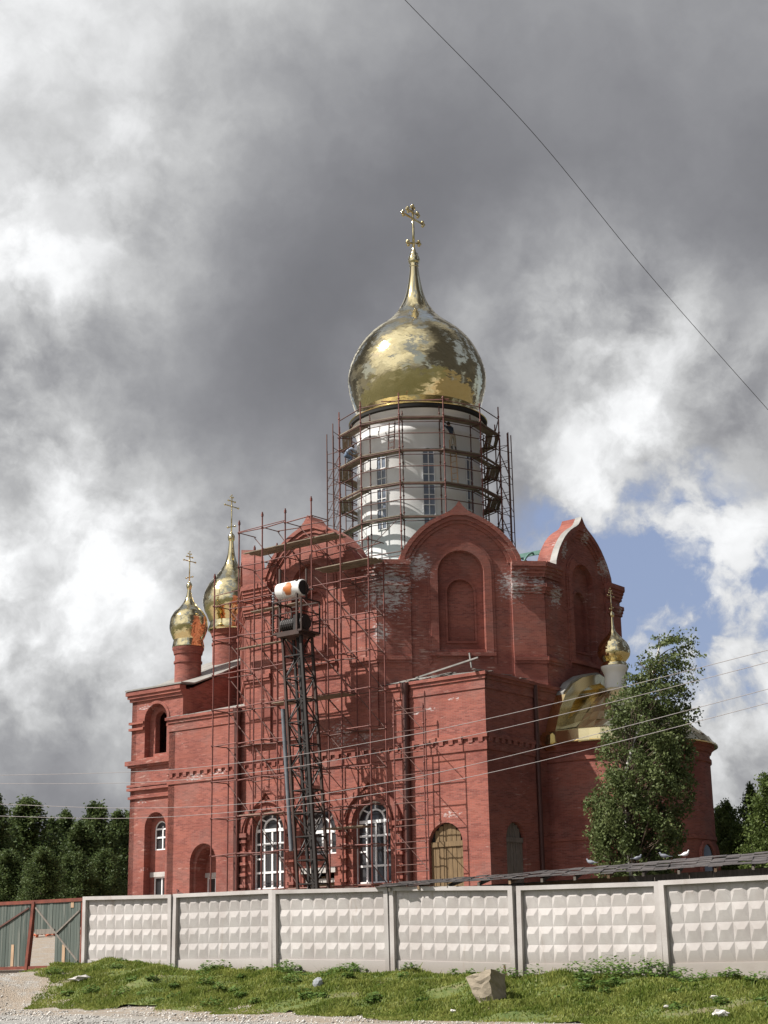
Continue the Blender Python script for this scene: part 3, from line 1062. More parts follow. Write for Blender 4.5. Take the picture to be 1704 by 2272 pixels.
# east wall: proud corner bay, then the wall running to the apse
he = arch(1.40, 3.12, Z0 + .4, 8.03)
fplate(mb, FE, [(0.452, Z0), (4.3, Z0), (4.3, 15.16), (0.452, 15.16)], [he], 0.0, -0.45)
bands(mb, FE, 0.0, 4.3, e0=0, dent=True)
fplate(mb, FE, [(4.3, Z0), (20.4, Z0), (20.4, 15.16), (4.3, 15.16)], [], -0.08, -0.6)
bands(mb, FE, 4.3, 20.4, -0.08, dent=False)
FW_ = Fr((-21.8, 20.4), (0, -1), (-1, 0))
fplate(mb, FW_, [(0, Z0), (20.4, Z0), (20.4, 15.16), (0, 15.16)], [], 0.0, -0.5)
FS = Fr((0, 20.4), (-1, 0), (0, 1))
fplate(mb, FS, [(0, Z0), (21.8, Z0), (21.8, 15.16), (0, 15.16)], [], 0.0, -0.5)
mb.build('lower_wall', BRICK, CH)

# dark floor-to-ceiling blocker inside, so that windows look into a dim nave
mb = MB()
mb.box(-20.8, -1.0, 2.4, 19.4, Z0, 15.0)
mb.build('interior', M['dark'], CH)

# window brows: stepped archivolts with a keel point, and ringed half columns
mb = MB()
for (uc, zs, r) in ((-14.33, 8.25, 1.2), (-7.3, 8.25, 1.2), (-10.81, 8.2, 1.2)):
    for (ra, rb, d) in ((r + .02, r + .22, .10), (r + .40, r + .55, .16)):
        fstrip(mb, FN, archline(uc, rb, zs, legs=.3), archline(uc, ra, zs, legs=.3), -0.14, -0.12 + d)
    R = r + .82
    pts = [(R, 0), (R * .97, .45), (R * .86, .9), (R * .66, 1.35), (R * .42, 1.75), (R * .2, 2.05), (0.0, 2.48)]
    lo = [(uc - x, zs + z) for x, z in pts] + [(uc + x, zs + z) for x, z in pts[:-1]][::-1]
    li = [(uc - x * .86, zs + z * .86) for x, z in pts] + [(uc + x * .86, zs + z * .86) for x, z in pts[:-1]][::-1]
    fstrip(mb, FN, lo, li, -0.14, 0.10)
    # pierced crest: little blocks under the brow
    for i in range(9):
        th = pi * (i + .5) / 9
        x, z = uc + (r + .62) * cos(th), zs + (r + .66) * sin(th)
        fbox(mb, FN, x - .07, x + .07, z - .07, z + .07, -0.14, 0.02)
for uc in (-16.0, -12.6, -9.05, -5.45):
    fbox(mb, FN, uc - .16, uc + .16, 4.6, 8.15, -0.14, 0.02)
    for i in range(6):
        z = 4.9 + i * .58
        fbox(mb, FN, uc - .27, uc + .27, z, z + .16, -0.14, 0.12)
    fbox(mb, FN, uc - .32, uc + .32, 8.1, 8.32, -0.14, 0.16)
mb.build('window_brow', BRICK, CH)


def big_window(u0, u1, z0, zt, trans, thick, side, d, name='window'):
    """white framed arched window: part 'window' (outer frame) > mullion bars, glass"""
    uc, r = (u0 + u1) / 2, (u1 - u0) / 2
    zs = zt - r
    fr = MB()
    fstrip(fr, FN, archline(uc, r - .0, zs, legs=zs - z0), archline(uc, r - .07, zs, legs=zs - z0), d - .05, d + .05)
    fbox(fr, FN, u0, u1, z0, z0 + .09, d - .05, d + .07)
    w = fr.build(name, M['frame_white'], CH)
    bars = MB()
    m1 = r * .47
    for x in (uc - m1, uc, uc + m1):
        fbox(bars, FN, x - .056, x + .056, z0 + .09, thick if x == uc else thick + .02, d - .03, d + .035)
    for z in trans:
        fbox(bars, FN, u0 + .07, u1 - .07, z - .052, z + .052, d - .028, d + .04)
    fbox(bars, FN, u0 + .07, u1 - .07, thick - .08, thick + .08, d - .028, d + .055)
    if side:
        fbox(bars, FN, u0 + .07, uc - m1, side - .04, side + .04, d - .026, d + .042)
        fbox(bars, FN, uc + m1, u1 - .07, side - .04, side + .04, d - .026, d + .042)
    zc = thick + .08
    fstrip(bars, FN, archline(uc, m1 + .045, zc, rise=(zt - zc) * .55 + .045), archline(uc, m1 - .045, zc, rise=(zt - zc) * .55 - .045), d - .03, d + .042)
    for th in (45, 90, 135):
        a = radians(th)
        p = (uc + m1 * cos(a), zc + (zt - zc) * .55 * sin(a))
        q = (uc + (r - .05) * cos(a), zs + (r - .05) * sin(a))
        bars.bar(FN.P(p[0], p[1], d), FN.P(q[0], q[1], d), .08, .06, up=(0, 1, 0))
    bars.build('glazing_bar', M['frame_white'], w)
    gl = MB()
    fplate(gl, FN, arch(u0 + .02, u1 - .02, z0 + .02, zt - .02), [], d - .02, d - .04)
    gl.build('glass', GLASS, w)
    return w


for (u0, u1, z0, zt) in WIN:
    big_window(u0, u1, z0, zt, (6.22, 7.71), 8.42, 6.94, -0.5)
big_window(*MIDW, (), 8.12, None, -0.5)
# door opening under the middle window: boarded, with a pale lintel and a canopy board
mb = MB()
for i in range(7):
    u = DOOR[0] + .05 + i * .29
    fbox(mb, FN, u, u + .27, DOOR[2], DOOR[3] - .15 - .12 * (i % 3), -0.55, -0.5 + .01 * (i % 2))
dr = mb.build('door', M['wood_new'], CH)
mb = MB()
fbox(mb, FN, DOOR[0] - .15, DOOR[1] + .15, 6.0, 6.28, -0.14, 0.0)
fbox(mb, FN, DOOR[0] - .05, DOOR[1] + .05, 5.52, 5.72, -0.40, -0.25)
mb.build('lintel', M['lintel'], CH)


def boarded(fr, u0, u1, z0, zt, mat, d, name='boarded_window'):
    mb = MB()
    r = (u1 - u0) / 2
    uc = (u0 + u1) / 2
    zs = zt - r
    n = 8
    for i in range(n):
        a, b = u0 + (u1 - u0) * i / n + .012, u0 + (u1 - u0) * (i + 1) / n - .012
        x = max(abs(a - uc), abs(b - uc))
        top_ = zs + sqrt(max(r * r - min(x, r * .995) ** 2, 0.01))
        dd = d + random.uniform(-.015, .02)
        fbox(mb, fr, a, b, z0, top_ - .02, dd - .04, dd)
    o = mb.build(name, mat, CH)
    c = MB()
    fbox(c, fr, u0 + .03, u1 - .03, zs - .12, zs + .12, d + .015, d + .06)
    c.build('cross_board', mat, o)
    bk = MB()
    fplate(bk, fr, arch(u0, u1, z0, zt), [], d - .07, d - .1)
    bk.build('backing', M['dark'], o)
    return o


boarded(FN, -3.63, -1.59, Z0 + .4, 8.03, M['wood_new'], -0.2)['label'] = 'fresh yellow-brown boards closing an arched window'
boarded(FE, 1.40, 3.12, Z0 + .4, 8.03, M['wood_old'], -0.2)['label'] = 'old grey boards closing an arched window'


def small_window(fr, u0, u1, z0, z1, d, arched=False, cross=(0.5,), mid=True, parent=None, bars=2):
    w = MB()
    o_ = arch(u0, u1, z0, z1, rise=(u1 - u0) * .45) if arched else [(u0, z0), (u1, z0), (u1, z1), (u0, z1)]
    uc, zc = (u0 + u1) / 2, (z0 + z1) / 2
    i_ = [(uc + (u - uc) * (1 - .14 / (u1 - u0)), zc + (z - zc) * (1 - .14 / (z1 - z0))) for u, z in o_]
    fplate(w, fr, o_, [i_], d + .04, d - .04)
    wo_ = w.build('window', M['frame_white'], parent or CH)
    b = MB()
    if mid:
        fbox(b, fr, uc - .04 + .12, uc + .04 + .12, z0 + .05, z1 - (.3 if arched else .05), d - .03, d + .045)
    for c in cross:
        z = z0 + (z1 - z0) * c
        fbox(b, fr, u0 + .05, u1 - .05, z - .045, z + .045, d - .03, d + .05)
    b.build('glazing_bar', M['frame_white'], wo_)
    g = MB()
    fplate(g, fr, o_, [], d - .01, d - .03)
    g.build('glass', GLASS, wo_)
    return wo_


small_window(FN, -19.75, -18.75, 4.4, 6.2, -1.2, cross=(.42,))
mb = MB()
fbox(mb, FN, -19.95, -18.55, 6.2, 6.45, -1.15, -1.06)
mb.build('lintel', M['lintel'], CH)

# triangular corner roofs of tin sheet behind the parapets
for (p0, p1, p2, p3) in (((0.05, -0.1), (-6.6, -0.05), (-0.28, 6.2), None), ((-21.85, -0.1), (-15.7, -0.05), (-21.85, 6.1), None)):
    mb = MB()
    ins = 0.12
    A = Vector((p0[0] * 1.0, p0[1], 15.17))
    mid = ((p1[0] + p2[0]) / 2, (p1[1] + p2[1]) / 2)
    B, Cc = Vector((p1[0], p1[1], 15.2)), Vector((p2[0], p2[1], 15.2))
    T1 = Vector((p1[0] * .8 + p2[0] * .2, p1[1] * .8 + p2[1] * .2, 15.6))
    T2 = Vector((p1[0] * .2 + p2[0] * .8, p1[1] * .2 + p2[1] * .8, 15.6))
    K = Vector((A.x * .8 + mid[0] * .2, A.y * .8 + mid[1] * .2, 15.33))
    mb.add([A, B, Cc, T1, T2, K], [(0, 1, 5), (1, 3, 5), (3, 4, 5), (4, 2, 5), (2, 0, 5)])
    r_ = mb.build('corner_roof', M['tin'], CH)
# loose sheets, laths and a stick on the right corner roof
mb = MB()
for i in range(26):
    f = random.random()
    if random.random() < .6:
        a, c = -5.2 + 5.0 * f, 0.0
        b_ = (a, c + random.uniform(.0, .5))
        rz = random.uniform(-.15, .15)
    else:
        a, c = 0.0, 4.2 * f
        b_ = (a - random.uniform(.0, .5), c)
        rz = pi / 2 + random.uniform(-.15, .15)
    l, w = random.uniform(.5, 1.2), random.uniform(.12, .35)
    z = 15.2 + random.uniform(.02, .12)
    d = Vector((cos(rz), sin(rz), random.uniform(-.05, .08)))
    mb.bar(Vector((b_[0], b_[1], z)) - d * l / 2, Vector((b_[0], b_[1], z)) + d * l / 2, w, .02)
mb.bar((-4.4, .3, 15.4), (-0.5, .25, 15.95), .07)
mb.bar((-0.95, .3, 15.5), (-1.05, .3, 16.25), .06)
mb.build('loose_roof_sheet', M['tin'], CH)
mb = MB()
for i in range(14):
    a = -21.6 + 5.6 * random.random()
    l, w = random.uniform(.4, 1.0), random.uniform(.1, .3)
    mb.bar((a - l / 2, .1, 15.2), (a + l / 2, .12, 15.24), w, .03)
mb.build('loose_roof_sheet', M['tin'], CH)

# downpipes in the joints between the bays
for (a, c, z1) in ((-16.35, -0.16, 15.0), (-4.75, -0.16, 15.0)):
    mb = MB()
    mb.tube([(a, c, z1 + .05), (a, c, Z0)], 0.17, 10)
    mb.lathe([(.17, z1 - .5), (.26, z1 - .1), (.26, z1 + .1)], 10, (a, c))
    mb.build('downpipe', M['pipe'], CH, smooth=True, flat_angle=40)
mb = MB()
mb.tube([(0.10, 4.40, 15.0), (0.10, 4.40, Z0)], 0.12, 10)
mb.build('downpipe', M['pipe'], CH, smooth=True, flat_angle=40)

# ---- narthex (left) with its own cornices, windows and two small domes
NA0, NA1, NC0, NC1 = -26.0, -21.78, 1.03, 14.2
FNN = Fr((0, NC0), (1, 0), (0, -1))
mb = MB()
r_up = arch(-24.89, -23.0, 13.26, 16.35)
r_lo = arch(-24.72, -23.0, Z0 + .3, 10.07)
fplate(mb, FNN, [(NA0, Z0), (NA1 + .5, Z0), (NA1 + .5, 15.0), (NA1, 15.0), (NA1, 17.0), (NA0, 17.0)], [r_up, r_lo], 0.0, -0.55)
# backs of the recesses
fplate(mb, FNN, [(-25.2, 12.9), (-22.5, 12.9), (-22.5, 16.6), (-25.2, 16.6)], [arch(-24.45, -23.5, 13.5, 15.95)], -0.42, -0.8)
fplate(mb, FNN, [(-25.0, Z0), (-22.7, Z0), (-22.7, 10.3), (-25.0, 10.3)], [arch(-24.42, -23.42, 7.95, 9.6), [(-24.42, 4.4), (-23.42, 4.4), (-23.42, 6.45), (-24.42, 6.45)]], -0.52, -0.8)
FWN = Fr((NA0, NC1), (0, -1), (-1, 0))
LW = NC1 - NC0
fplate(mb, FWN, [(0, Z0), (LW, Z0), (LW, 17.0), (LW / 2, 19.6), (0, 17.0)], [], 0.0, -0.4)
FEN = Fr((NA1, NC0), (0, 1), (1, 0))
fplate(mb, FEN, [(.552, 12), (LW, 12), (LW, 17.1), (LW / 2, 19.75), (.75, 17.1), (.552, 17.1)], [], 0.0, -0.4)
fplate(mb, Fr((NA0, NC1), (1, 0), (0, 1)), [(0, Z0), (4.2, Z0), (4.2, 17), (0, 17)], [], 0, -.4)
for (z0, z1, d) in ((16.98, 17.22, .30), (16.80, 16.98, .22), (16.62, 16.80, .12), (12.86, 13.12, .26), (12.74, 12.86, .14), (11.60, 11.74, .16), (11.40, 11.54, .16), (10.92, 11.06, .10)):
    fbox(mb, FNN, NA0 - d, NA1 + (.02 if z0 > 15.2 else .5), z0, z1, -0.2, d)
    fbox(mb, FWN, 0, LW, z0, z1, -0.2, d * .98)
for (z0, z1) in ((15.28, 15.42), (14.92, 15.06)):
    fbox(mb, FNN, NA0 - .14, -24.92, z0, z1, -0.2, .14)
    fbox(mb, FNN, -22.97, NA1, z0, z1, -0.2, .14)
# hood round the belfry recess
fstrip(mb, FNN, archline(-23.945, 1.12, 15.4, legs=.3), archline(-23.945, .95, 15.4, legs=.3), -0.02, .05)
mb.build('narthex_wall', BRICK, CH)
small_window(FNN, -24.42, -23.42, 7.95, 9.6, -0.62, arched=True, cross=(.43, .72))
small_window(FNN, -24.42, -23.42, 4.4, 6.45, -0.62, cross=(.42,))
mb = MB()
fbox(mb, FNN, -24.68, -23.06, 6.45, 6.72, -0.52, -0.46)
mb.build('lintel', M['lintel'], CH)
mb = MB()
mb.box(-25.0, -22.6, NC0 + 1.9, NC0 + 2.0, 12.8, 16.5)
mb.build('interior', M['dark'], CH)
# narthex roof, two slopes from front and back with a flared eave, thin and grey-edged
mb = MB()
R0 = [(NC0 - .35, 17.24), (NC0 + .75, 17.32), (NC0 + 3.0, 18.2), ((NC0 + NC1) / 2, 19.85), (NC1 - .75, 17.3), (NC1 + .3, 17.2)]
for i in range(len(R0) - 1):
    (c0, z0), (c1, z1) = R0[i], R0[i + 1]
    mb.add([(x, c, z + dz) for dz in (0, .09) for (x, c, z) in ((NA0 - .3, c0, z0), (NA1 + .18, c0, z0), (NA1 + .18, c1, z1), (NA0 - .3, c1, z1))],
           [(3, 2, 1, 0), (4, 5, 6, 7), (0, 1, 5, 4), (1, 2, 6, 5), (2, 3, 7, 6), (3, 0, 4, 7)])
mb.build('roof', M['tin'], CH)


# ---- gilded onion domes
def onion(name, c, prof, n_diam, tile_top, parent, label=None):
    """prof [(r, z)] bottom to top.  A smooth sheet with shingle facets over the bulb; shingles lie unevenly."""
    P = [Vector((r, z)) for r, z in prof]
    # resample by arc length, smoothed
    seg = [(P[i + 1] - P[i]).length for i in range(len(P) - 1)]
    tot = sum(seg)

    def cr(i, f):
        p0, p1, p2, p3 = P[max(i - 1, 0)], P[i], P[i + 1], P[min(i + 2, len(P) - 1)]
        return 0.5 * ((2 * p1) + (p2 - p0) * f + (2 * p0 - 5 * p1 + 4 * p2 - p3) * f * f + (3 * p1 - p0 - 3 * p2 + p3) * f ** 3)

    def point(sv):
        sv = min(max(sv, 0), tot - 1e-6)
        i = 0
        while sv > seg[i]:
            sv -= seg[i]
            i += 1
        return cr(i, sv / seg[i])
    mb = MB()
    m = 60
    mb.lathe([(max(point(tot * i / m).x - .012, .012), point(tot * i / m).y) for i in range(m + 1)], 64, c)
    dome = mb.build(name, GOLD, parent, smooth=True)
    if label:
        dome['label'] = label
    # diamond shingles
    rmax = max(r for r, z in prof)
    step = pi * rmax / n_diam
    rows = [k * step * 0.92 for k in range(int(tot / (step * .92)) + 1) if point(k * step * .92).y < tile_top]
    sh = MB()
    tilt = .0065 * (rmax / 4.2) ** .5
    for j in range(1, len(rows) - 1):
        off = 0.5 * (j % 2)
        a_, b_, d_ = point(rows[j - 1]), point(rows[j]), point(rows[j + 1])
        for i in range(n_diam):
            t0 = 2 * pi * (i + off) / n_diam
            h = 2 * pi / n_diam
            ta, tb = random.gauss(0, 1) * tilt, random.gauss(0, 1) * tilt
            vs = []
            for p_ in (-1, 0, 1):
                for q_ in (-1, 0, 1):
                    al, be = p_ * .5, q_ * .5
                    P_ = point(rows[j] + (al + be) * step * .92)
                    th = t0 + h * (al - be)
                    rr = max(P_.x + ta * al + tb * be + .004, .01)
                    vs.append((c[0] + rr * cos(th), c[1] + rr * sin(th), P_.y))
            sh.add(vs, [(0, 3, 4, 1), (1, 4, 5, 2), (3, 6, 7, 4), (4, 7, 8, 5)])
    sh.build('shingle_cover', GOLD, dome, smooth=True, recalc=False)
    return dome


def cross(c, z0, z1, half, parent, knobs=True, th=0.07):
    """eight-ended cross; the arms lie along the church's north-south axis"""
    mb = MB()
    Hh = z1 - z0
    r = th
    mb.tube([(c[0], c[1], z0), (c[0], c[1], z1)], r, 8)
    arms = [(.74, half, 0), (.88, half * .5, 0), (.20, half * .55, .33)]
    for f, hw, sl in arms:
        z = z0 + Hh * f
        p, q = Vector((c[0], c[1] + hw, z + hw * sl)), Vector((c[0], c[1] - hw, z - hw * sl))
        mb.tube([p, q], r * .85, 8)
        if knobs:
            for e in (p, q):
                s_ = 1 if e is p else -1
                for dd in ((0, s_ * .12, 0), (0, 0, .14), (0, 0, -.14)):
                    mb.ball(e + Vector(dd), r * 1.25, 8, 5)
        else:
            for e in (p, q):
                mb.ball(e, r * 1.5, 8, 5)
    for dd in ((0, 0, .1), (0, .13, -.03), (0, -.13, -.03)):
        mb.ball((c[0] + dd[0], c[1] + dd[1], z1 + dd[2]), r * 1.25, 8, 5)
    o = mb.build('cross', GOLD, parent, smooth=True)
    return o


CM = C0
main = onion('main_dome', CM, [(3.55, 33.3), (3.77, 33.88), (3.94, 34.34), (4.10, 34.91), (4.22, 35.5), (4.25, 36.09), (4.14, 36.68), (3.94, 37.27), (3.66, 37.86), (3.38, 38.30), (3.05, 38.70), (2.67, 39.07), (2.28, 39.38), (1.92, 39.68), (1.58, 39.98), (1.31, 40.28), (1.09, 40.58), (0.91, 40.9), (0.72, 41.3), (0.56, 41.8), (0.45, 42.3), (0.34, 42.95), (0.26, 43.7)], 72, 41.0, CH, 'large gilded onion dome with dark cloud and sun mirrored in it')
mb = MB()
mb.lathe([(0.26, 43.55), (.31, 43.62), (.24, 43.7), (.34, 43.85), (.38, 44.05), (.34, 44.25), (.22, 44.4), (.28, 44.45), (.16, 44.6), (.10, 44.9)], 20, CM)
mb.build('orb', GOLD, main, smooth=True)
cross(CM, 44.6, 47.75, 1.02, main, th=.085)
mb = MB()
mb.lathe([(3.70, 32.95), (4.16, 33.0), (4.24, 33.08), (4.05, 33.30), (3.80, 33.60), (3.62, 33.85)], 96, CM)
mb.build('dome_skirt', GOLD, main, smooth=True, flat_angle=50)
bigd = onion('dome', (-24.3, 7.6), [(1.30, 22.2), (1.50, 22.68), (1.69, 23.12), (1.77, 23.55), (1.73, 23.87), (1.65, 24.18), (1.52, 24.47), (1.34, 24.8), (1.06, 25.12), (.80, 25.44), (.59, 25.76), (.42, 26.09), (.32, 26.38), (.25, 26.68), (.20, 27.1), (.15, 27.6)], 40, 25.9, CH, 'larger of the two narthex domes')
mb = MB()
mb.lathe([(.13, 27.5), (.2, 27.6), (.24, 27.78), (.2, 27.95), (.1, 28.05), (.06, 28.15)], 14, (-24.3, 7.6))
mb.build('orb', GOLD, bigd, smooth=True)
cross((-24.3, 7.6), 28.0, 30.5, .62, bigd, False, .045)
mb = MB()
mb.lathe([(1.14, 21.62), (1.40, 21.72), (1.44, 21.8), (1.32, 22.1), (1.34, 22.35)], 48, (-24.3, 7.6))
mb.build('dome_skirt', GOLD, bigd, smooth=True, flat_angle=50)
smd = onion('dome', (-24.2, 3.8), [(.86, 20.5), (.96, 20.68), (1.10, 21.05), (1.16, 21.35), (1.14, 21.63), (1.09, 21.91), (.99, 22.11), (.86, 22.31), (.68, 22.48), (.50, 22.67), (.34, 22.92), (.22, 23.18), (.16, 23.45), (.11, 23.75)], 34, 22.9, CH, 'smaller of the two narthex domes')
mb = MB()
mb.lathe([(.1, 23.68), (.15, 23.78), (.19, 23.95), (.15, 24.1), (.07, 24.18), (.05, 24.25)], 14, (-24.2, 3.8))
mb.build('orb', GOLD, smd, smooth=True)
cross((-24.2, 3.8), 24.1, 26.0, .5, smd, False, .04)
mb = MB()
mb.lathe([(.82, 20.02), (.97, 20.08), (.98, 20.14), (.93, 20.4), (.88, 20.6)], 40, (-24.2, 3.8))
mb.build('dome_skirt', GOLD, smd, smooth=True, flat_angle=50)
ald = onion('dome', (1.5, 10.2), [(.56, 16.72), (.68, 16.88), (.82, 17.07), (.88, 17.27), (.87, 17.42), (.84, 17.58), (.77, 17.73), (.66, 17.9), (.52, 18.05), (.38, 18.2), (.21, 18.42), (.12, 18.65), (.09, 18.95), (.07, 19.3)], 16, 18.3, CH, 'small onion dome on the white altar drum')
mb = MB()
mb.lathe([(.07, 19.24), (.12, 19.3), (.14, 19.4), (.1, 19.5), (.05, 19.58)], 12, (1.5, 10.2))
mb.build('orb', GOLD, ald, smooth=True)
cross((1.5, 10.2), 19.5, 20.75, .33, ald, False, .028)
mb = MB()
mb.lathe([(.58, 16.5), (.71, 16.56), (.72, 16.62), (.62, 16.75), (.56, 16.85)], 32, (1.5, 10.2))
mb.build('dome_skirt', GOLD, ald, smooth=True, flat_angle=50)

# ---- drums
# small brick drums of the narthex
for (cx, cy, r, z0, z1) in ((-24.3, 7.6, 1.12, 18.0, 21.72), (-24.2, 3.8, .80, 16.8, 20.05)):
    mb = MB()
    mb.lathe([(r, z0), (r, z1 - .95), (r + .06, z1 - .95), (r + .06, z1 - .83), (r, z1 - .83), (r, z1 - .42), (r + .06, z1 - .40), (r + .10, z1 - .2), (r + .16, z1 - .1), (r + .16, z1), (r - .3, z1)], 40, (cx, cy))
    mb.build('drum', BRICK, CH, smooth=True, flat_angle=35)
mb = MB()
mb.lathe([(.58, 14.2), (.58, 16.1), (.62, 16.2), (.68, 16.35), (.74, 16.45), (.74, 16.55), (.5, 16.55)], 32, (1.5, 10.2))
mb.build('drum', M['white'], CH, smooth=True, flat_angle=35)
# main white drum with eight tall windows
RD = 3.70
mb = MB()
mb.lathe([(RD, 21.0), (RD, 22.4), (RD + .12, 22.5), (RD + .12, 22.7), (RD, 22.8), (RD, 31.4), (RD + .06, 31.5), (RD + .06, 31.75), (RD, 31.85), (RD, 32.15), (RD + .10, 32.3), (RD + .18, 32.55), (RD + .34, 32.72), (RD + .42, 32.9), (RD - .2, 32.93)], 96, CM)
drum = mb.build('drum', M['white'], CH, smooth=True, flat_angle=35)
drum['label'] = 'tall white plastered main drum'
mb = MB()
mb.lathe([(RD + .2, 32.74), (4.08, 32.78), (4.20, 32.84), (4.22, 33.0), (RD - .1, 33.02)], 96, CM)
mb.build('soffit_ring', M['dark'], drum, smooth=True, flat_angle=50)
for k in range(8):
    az = radians(-45) + k * pi / 4          # outward directions along the octagon faces
    n = (cos(az), sin(az))
    t = (-n[1], n[0])
    f_ = Fr((CM[0] + n[0] * RD, CM[1] + n[1] * RD), t, n)
    w = MB()
    o_ = arch(-.36, .36, 25.7, 30.45)
    i_ = [(u * .88, 28.1 + (z - 28.1) * .98) for u, z in o_]
    fplate(w, f_, o_, [i_], .05, -.12)
    fbox(w, f_, -.028, .028, 25.8, 30.3, -.06, .04)
    for i in range(7):
        z = 25.7 + (i + 1) * .62
        fbox(w, f_, -.32, .32, z - .028, z + .028, -.06, .042)
    fr_ = w.build('window', M['white'], drum)
    g = MB()
    fplate(g, f_, o_, [], .0, -.10)
    g.build('glass', GLASS_SKY, fr_)

# ---- apse with its gilded roof
AC, AR = (1.5, 10.2), 4.65
mb = MB()


def apse_line(r, n=28):
    return [(-0.1, AC[1] - r)] + [(AC[0] + r * sin(pi * i / n), AC[1] - r * cos(pi * i / n)) for i in range(n + 1)] + [(-0.1, AC[1] + r)]


def apse_band(mb, r0, z0, r1, z1):
    a, b = apse_line(r0), apse_line(r1)
    n = len(a)
    mb.add([(x, y, z0) for x, y in a] + [(x, y, z1) for x, y in b], [(i, i + 1, n + i + 1, n + i) for i in range(n - 1)])


prev = (AR, Z0)
for (r, z) in ((AR, 7.2), (AR + .06, 7.2), (AR + .06, 7.4), (AR, 7.4), (AR, 11.1), (AR + .08, 11.16), (AR + .08, 11.34), (AR, 11.4), (AR, 11.62), (AR + .08, 11.66), (AR + .16, 11.84), (AR + .26, 11.9), (AR + .26, 12.06), (AR - .3, 12.08)):
    apse_band(mb, prev[0], prev[1], r, z)
    prev = (r, z)
mb.build('apse_wall', BRICK, CH)
for th in (50, 90, 130):
    a = radians(th)
    n = (sin(a), -cos(a))
    f_ = Fr((AC[0] + AR * n[0], AC[1] + AR * n[1]), (-n[1], n[0]), n)
    w = MB()
    fstrip(w, f_, archline(0, .75, 6.4, legs=2.6), archline(0, .55, 6.4, legs=2.6), -.1, .10)
    o_ = w.build('window_surround', BRICK, CH)
    g = MB()
    fplate(g, f_, arch(-.55, .55, 3.8, 6.95), [], .03, -.02)
    g.build('glass', GLASS, o_)
# bell-shaped gilded roof in rows of shingles that lie a little unevenly
rows = [(AR + .46, 12.06), (AR + .36, 12.12), (AR + .05, 12.5), (4.25, 12.85), (3.75, 13.25), (3.2, 13.72), (2.62, 14.2), (2.0, 14.65), (1.3, 15.05), (.62, 15.35)]
mb = MB()
for i in range(len(rows) - 1):
    (r0, z0), (r1, z1) = rows[i], rows[i + 1]
    a, b = apse_line(r0), apse_line(max(r1, .3))
    for k in range(len(a) - 1):
        jit = [random.gauss(0, .026) for _ in range(4)]
        A_, B_, C_, D_ = (*a[k], z0 + jit[0]), (*a[k + 1], z0 + jit[1]), (*b[k + 1], z1 + jit[2]), (*b[k], z1 + jit[3])
        mb.add([A_, B_, C_, D_], [(0, 1, 2), (0, 2, 3)])
apr = mb.build('apse_roof', GOLD_ROOF, CH, recalc=False)
mb = MB()
apse_band(mb, AR + .46, 12.02, AR + .47, 12.08)
apse_band(mb, AR - .1, 12.04, AR + .46, 12.02)
mb.build('eave', GOLD_ROOF, apr)
# gilded keel-arched upstand where that roof meets the east wall
FA = Fr((0.0, 0), (0, 1), (1, 0))
mb = MB()
kp = [(5.3, 12.0), (5.25, 12.5), (4.75, 12.75), (4.5, 13.3), (4.15, 14.0), (3.6, 14.75), (2.8, 15.4), (1.8, 15.85), (.8, 16.1), (0, 16.25)]
lo = [(AC[1] - x, z) for x, z in kp] + [(AC[1] + x, z) for x, z in kp[:-1]][::-1]
li = [(AC[1] - max(x - .75, 0) * 1.0, z - .35) for x, z in kp] + [(AC[1] + max(x - .75, 0), z - .35) for x, z in kp[:-1]][::-1]
fstrip(mb, FA, lo, li, -.05, .55)
fplate(mb, FA, li, [], .12, -.04)
mb.build('roof_upstand', GOLD_ROOF, CH)
mb = MB()
fstrip(mb, FA, [(u, z + .12) for u, z in lo[5:-5]], [(u, z) for u, z in lo[5:-5]], -.05, .42)
mb.build('roof_upstand', M['tin'], CH)
mb = MB()
fl_a, fl_n = apse_line(AR + .40), 12
mb.add([(x, y, z) for z in (12.08, 12.66) for x, y in fl_a[:fl_n]], [(i, i + 1, fl_n + i + 1, fl_n + i) for i in range(fl_n - 1)])
mb.add([(x, y, z) for z, k in ((12.66, .40), (12.74, .1)) for x, y in apse_line(AR + k)[:fl_n]], [(i, i + 1, fl_n + i + 1, fl_n + i) for i in range(fl_n - 1)])
mb.build('fascia', GOLD_ROOF, apr)


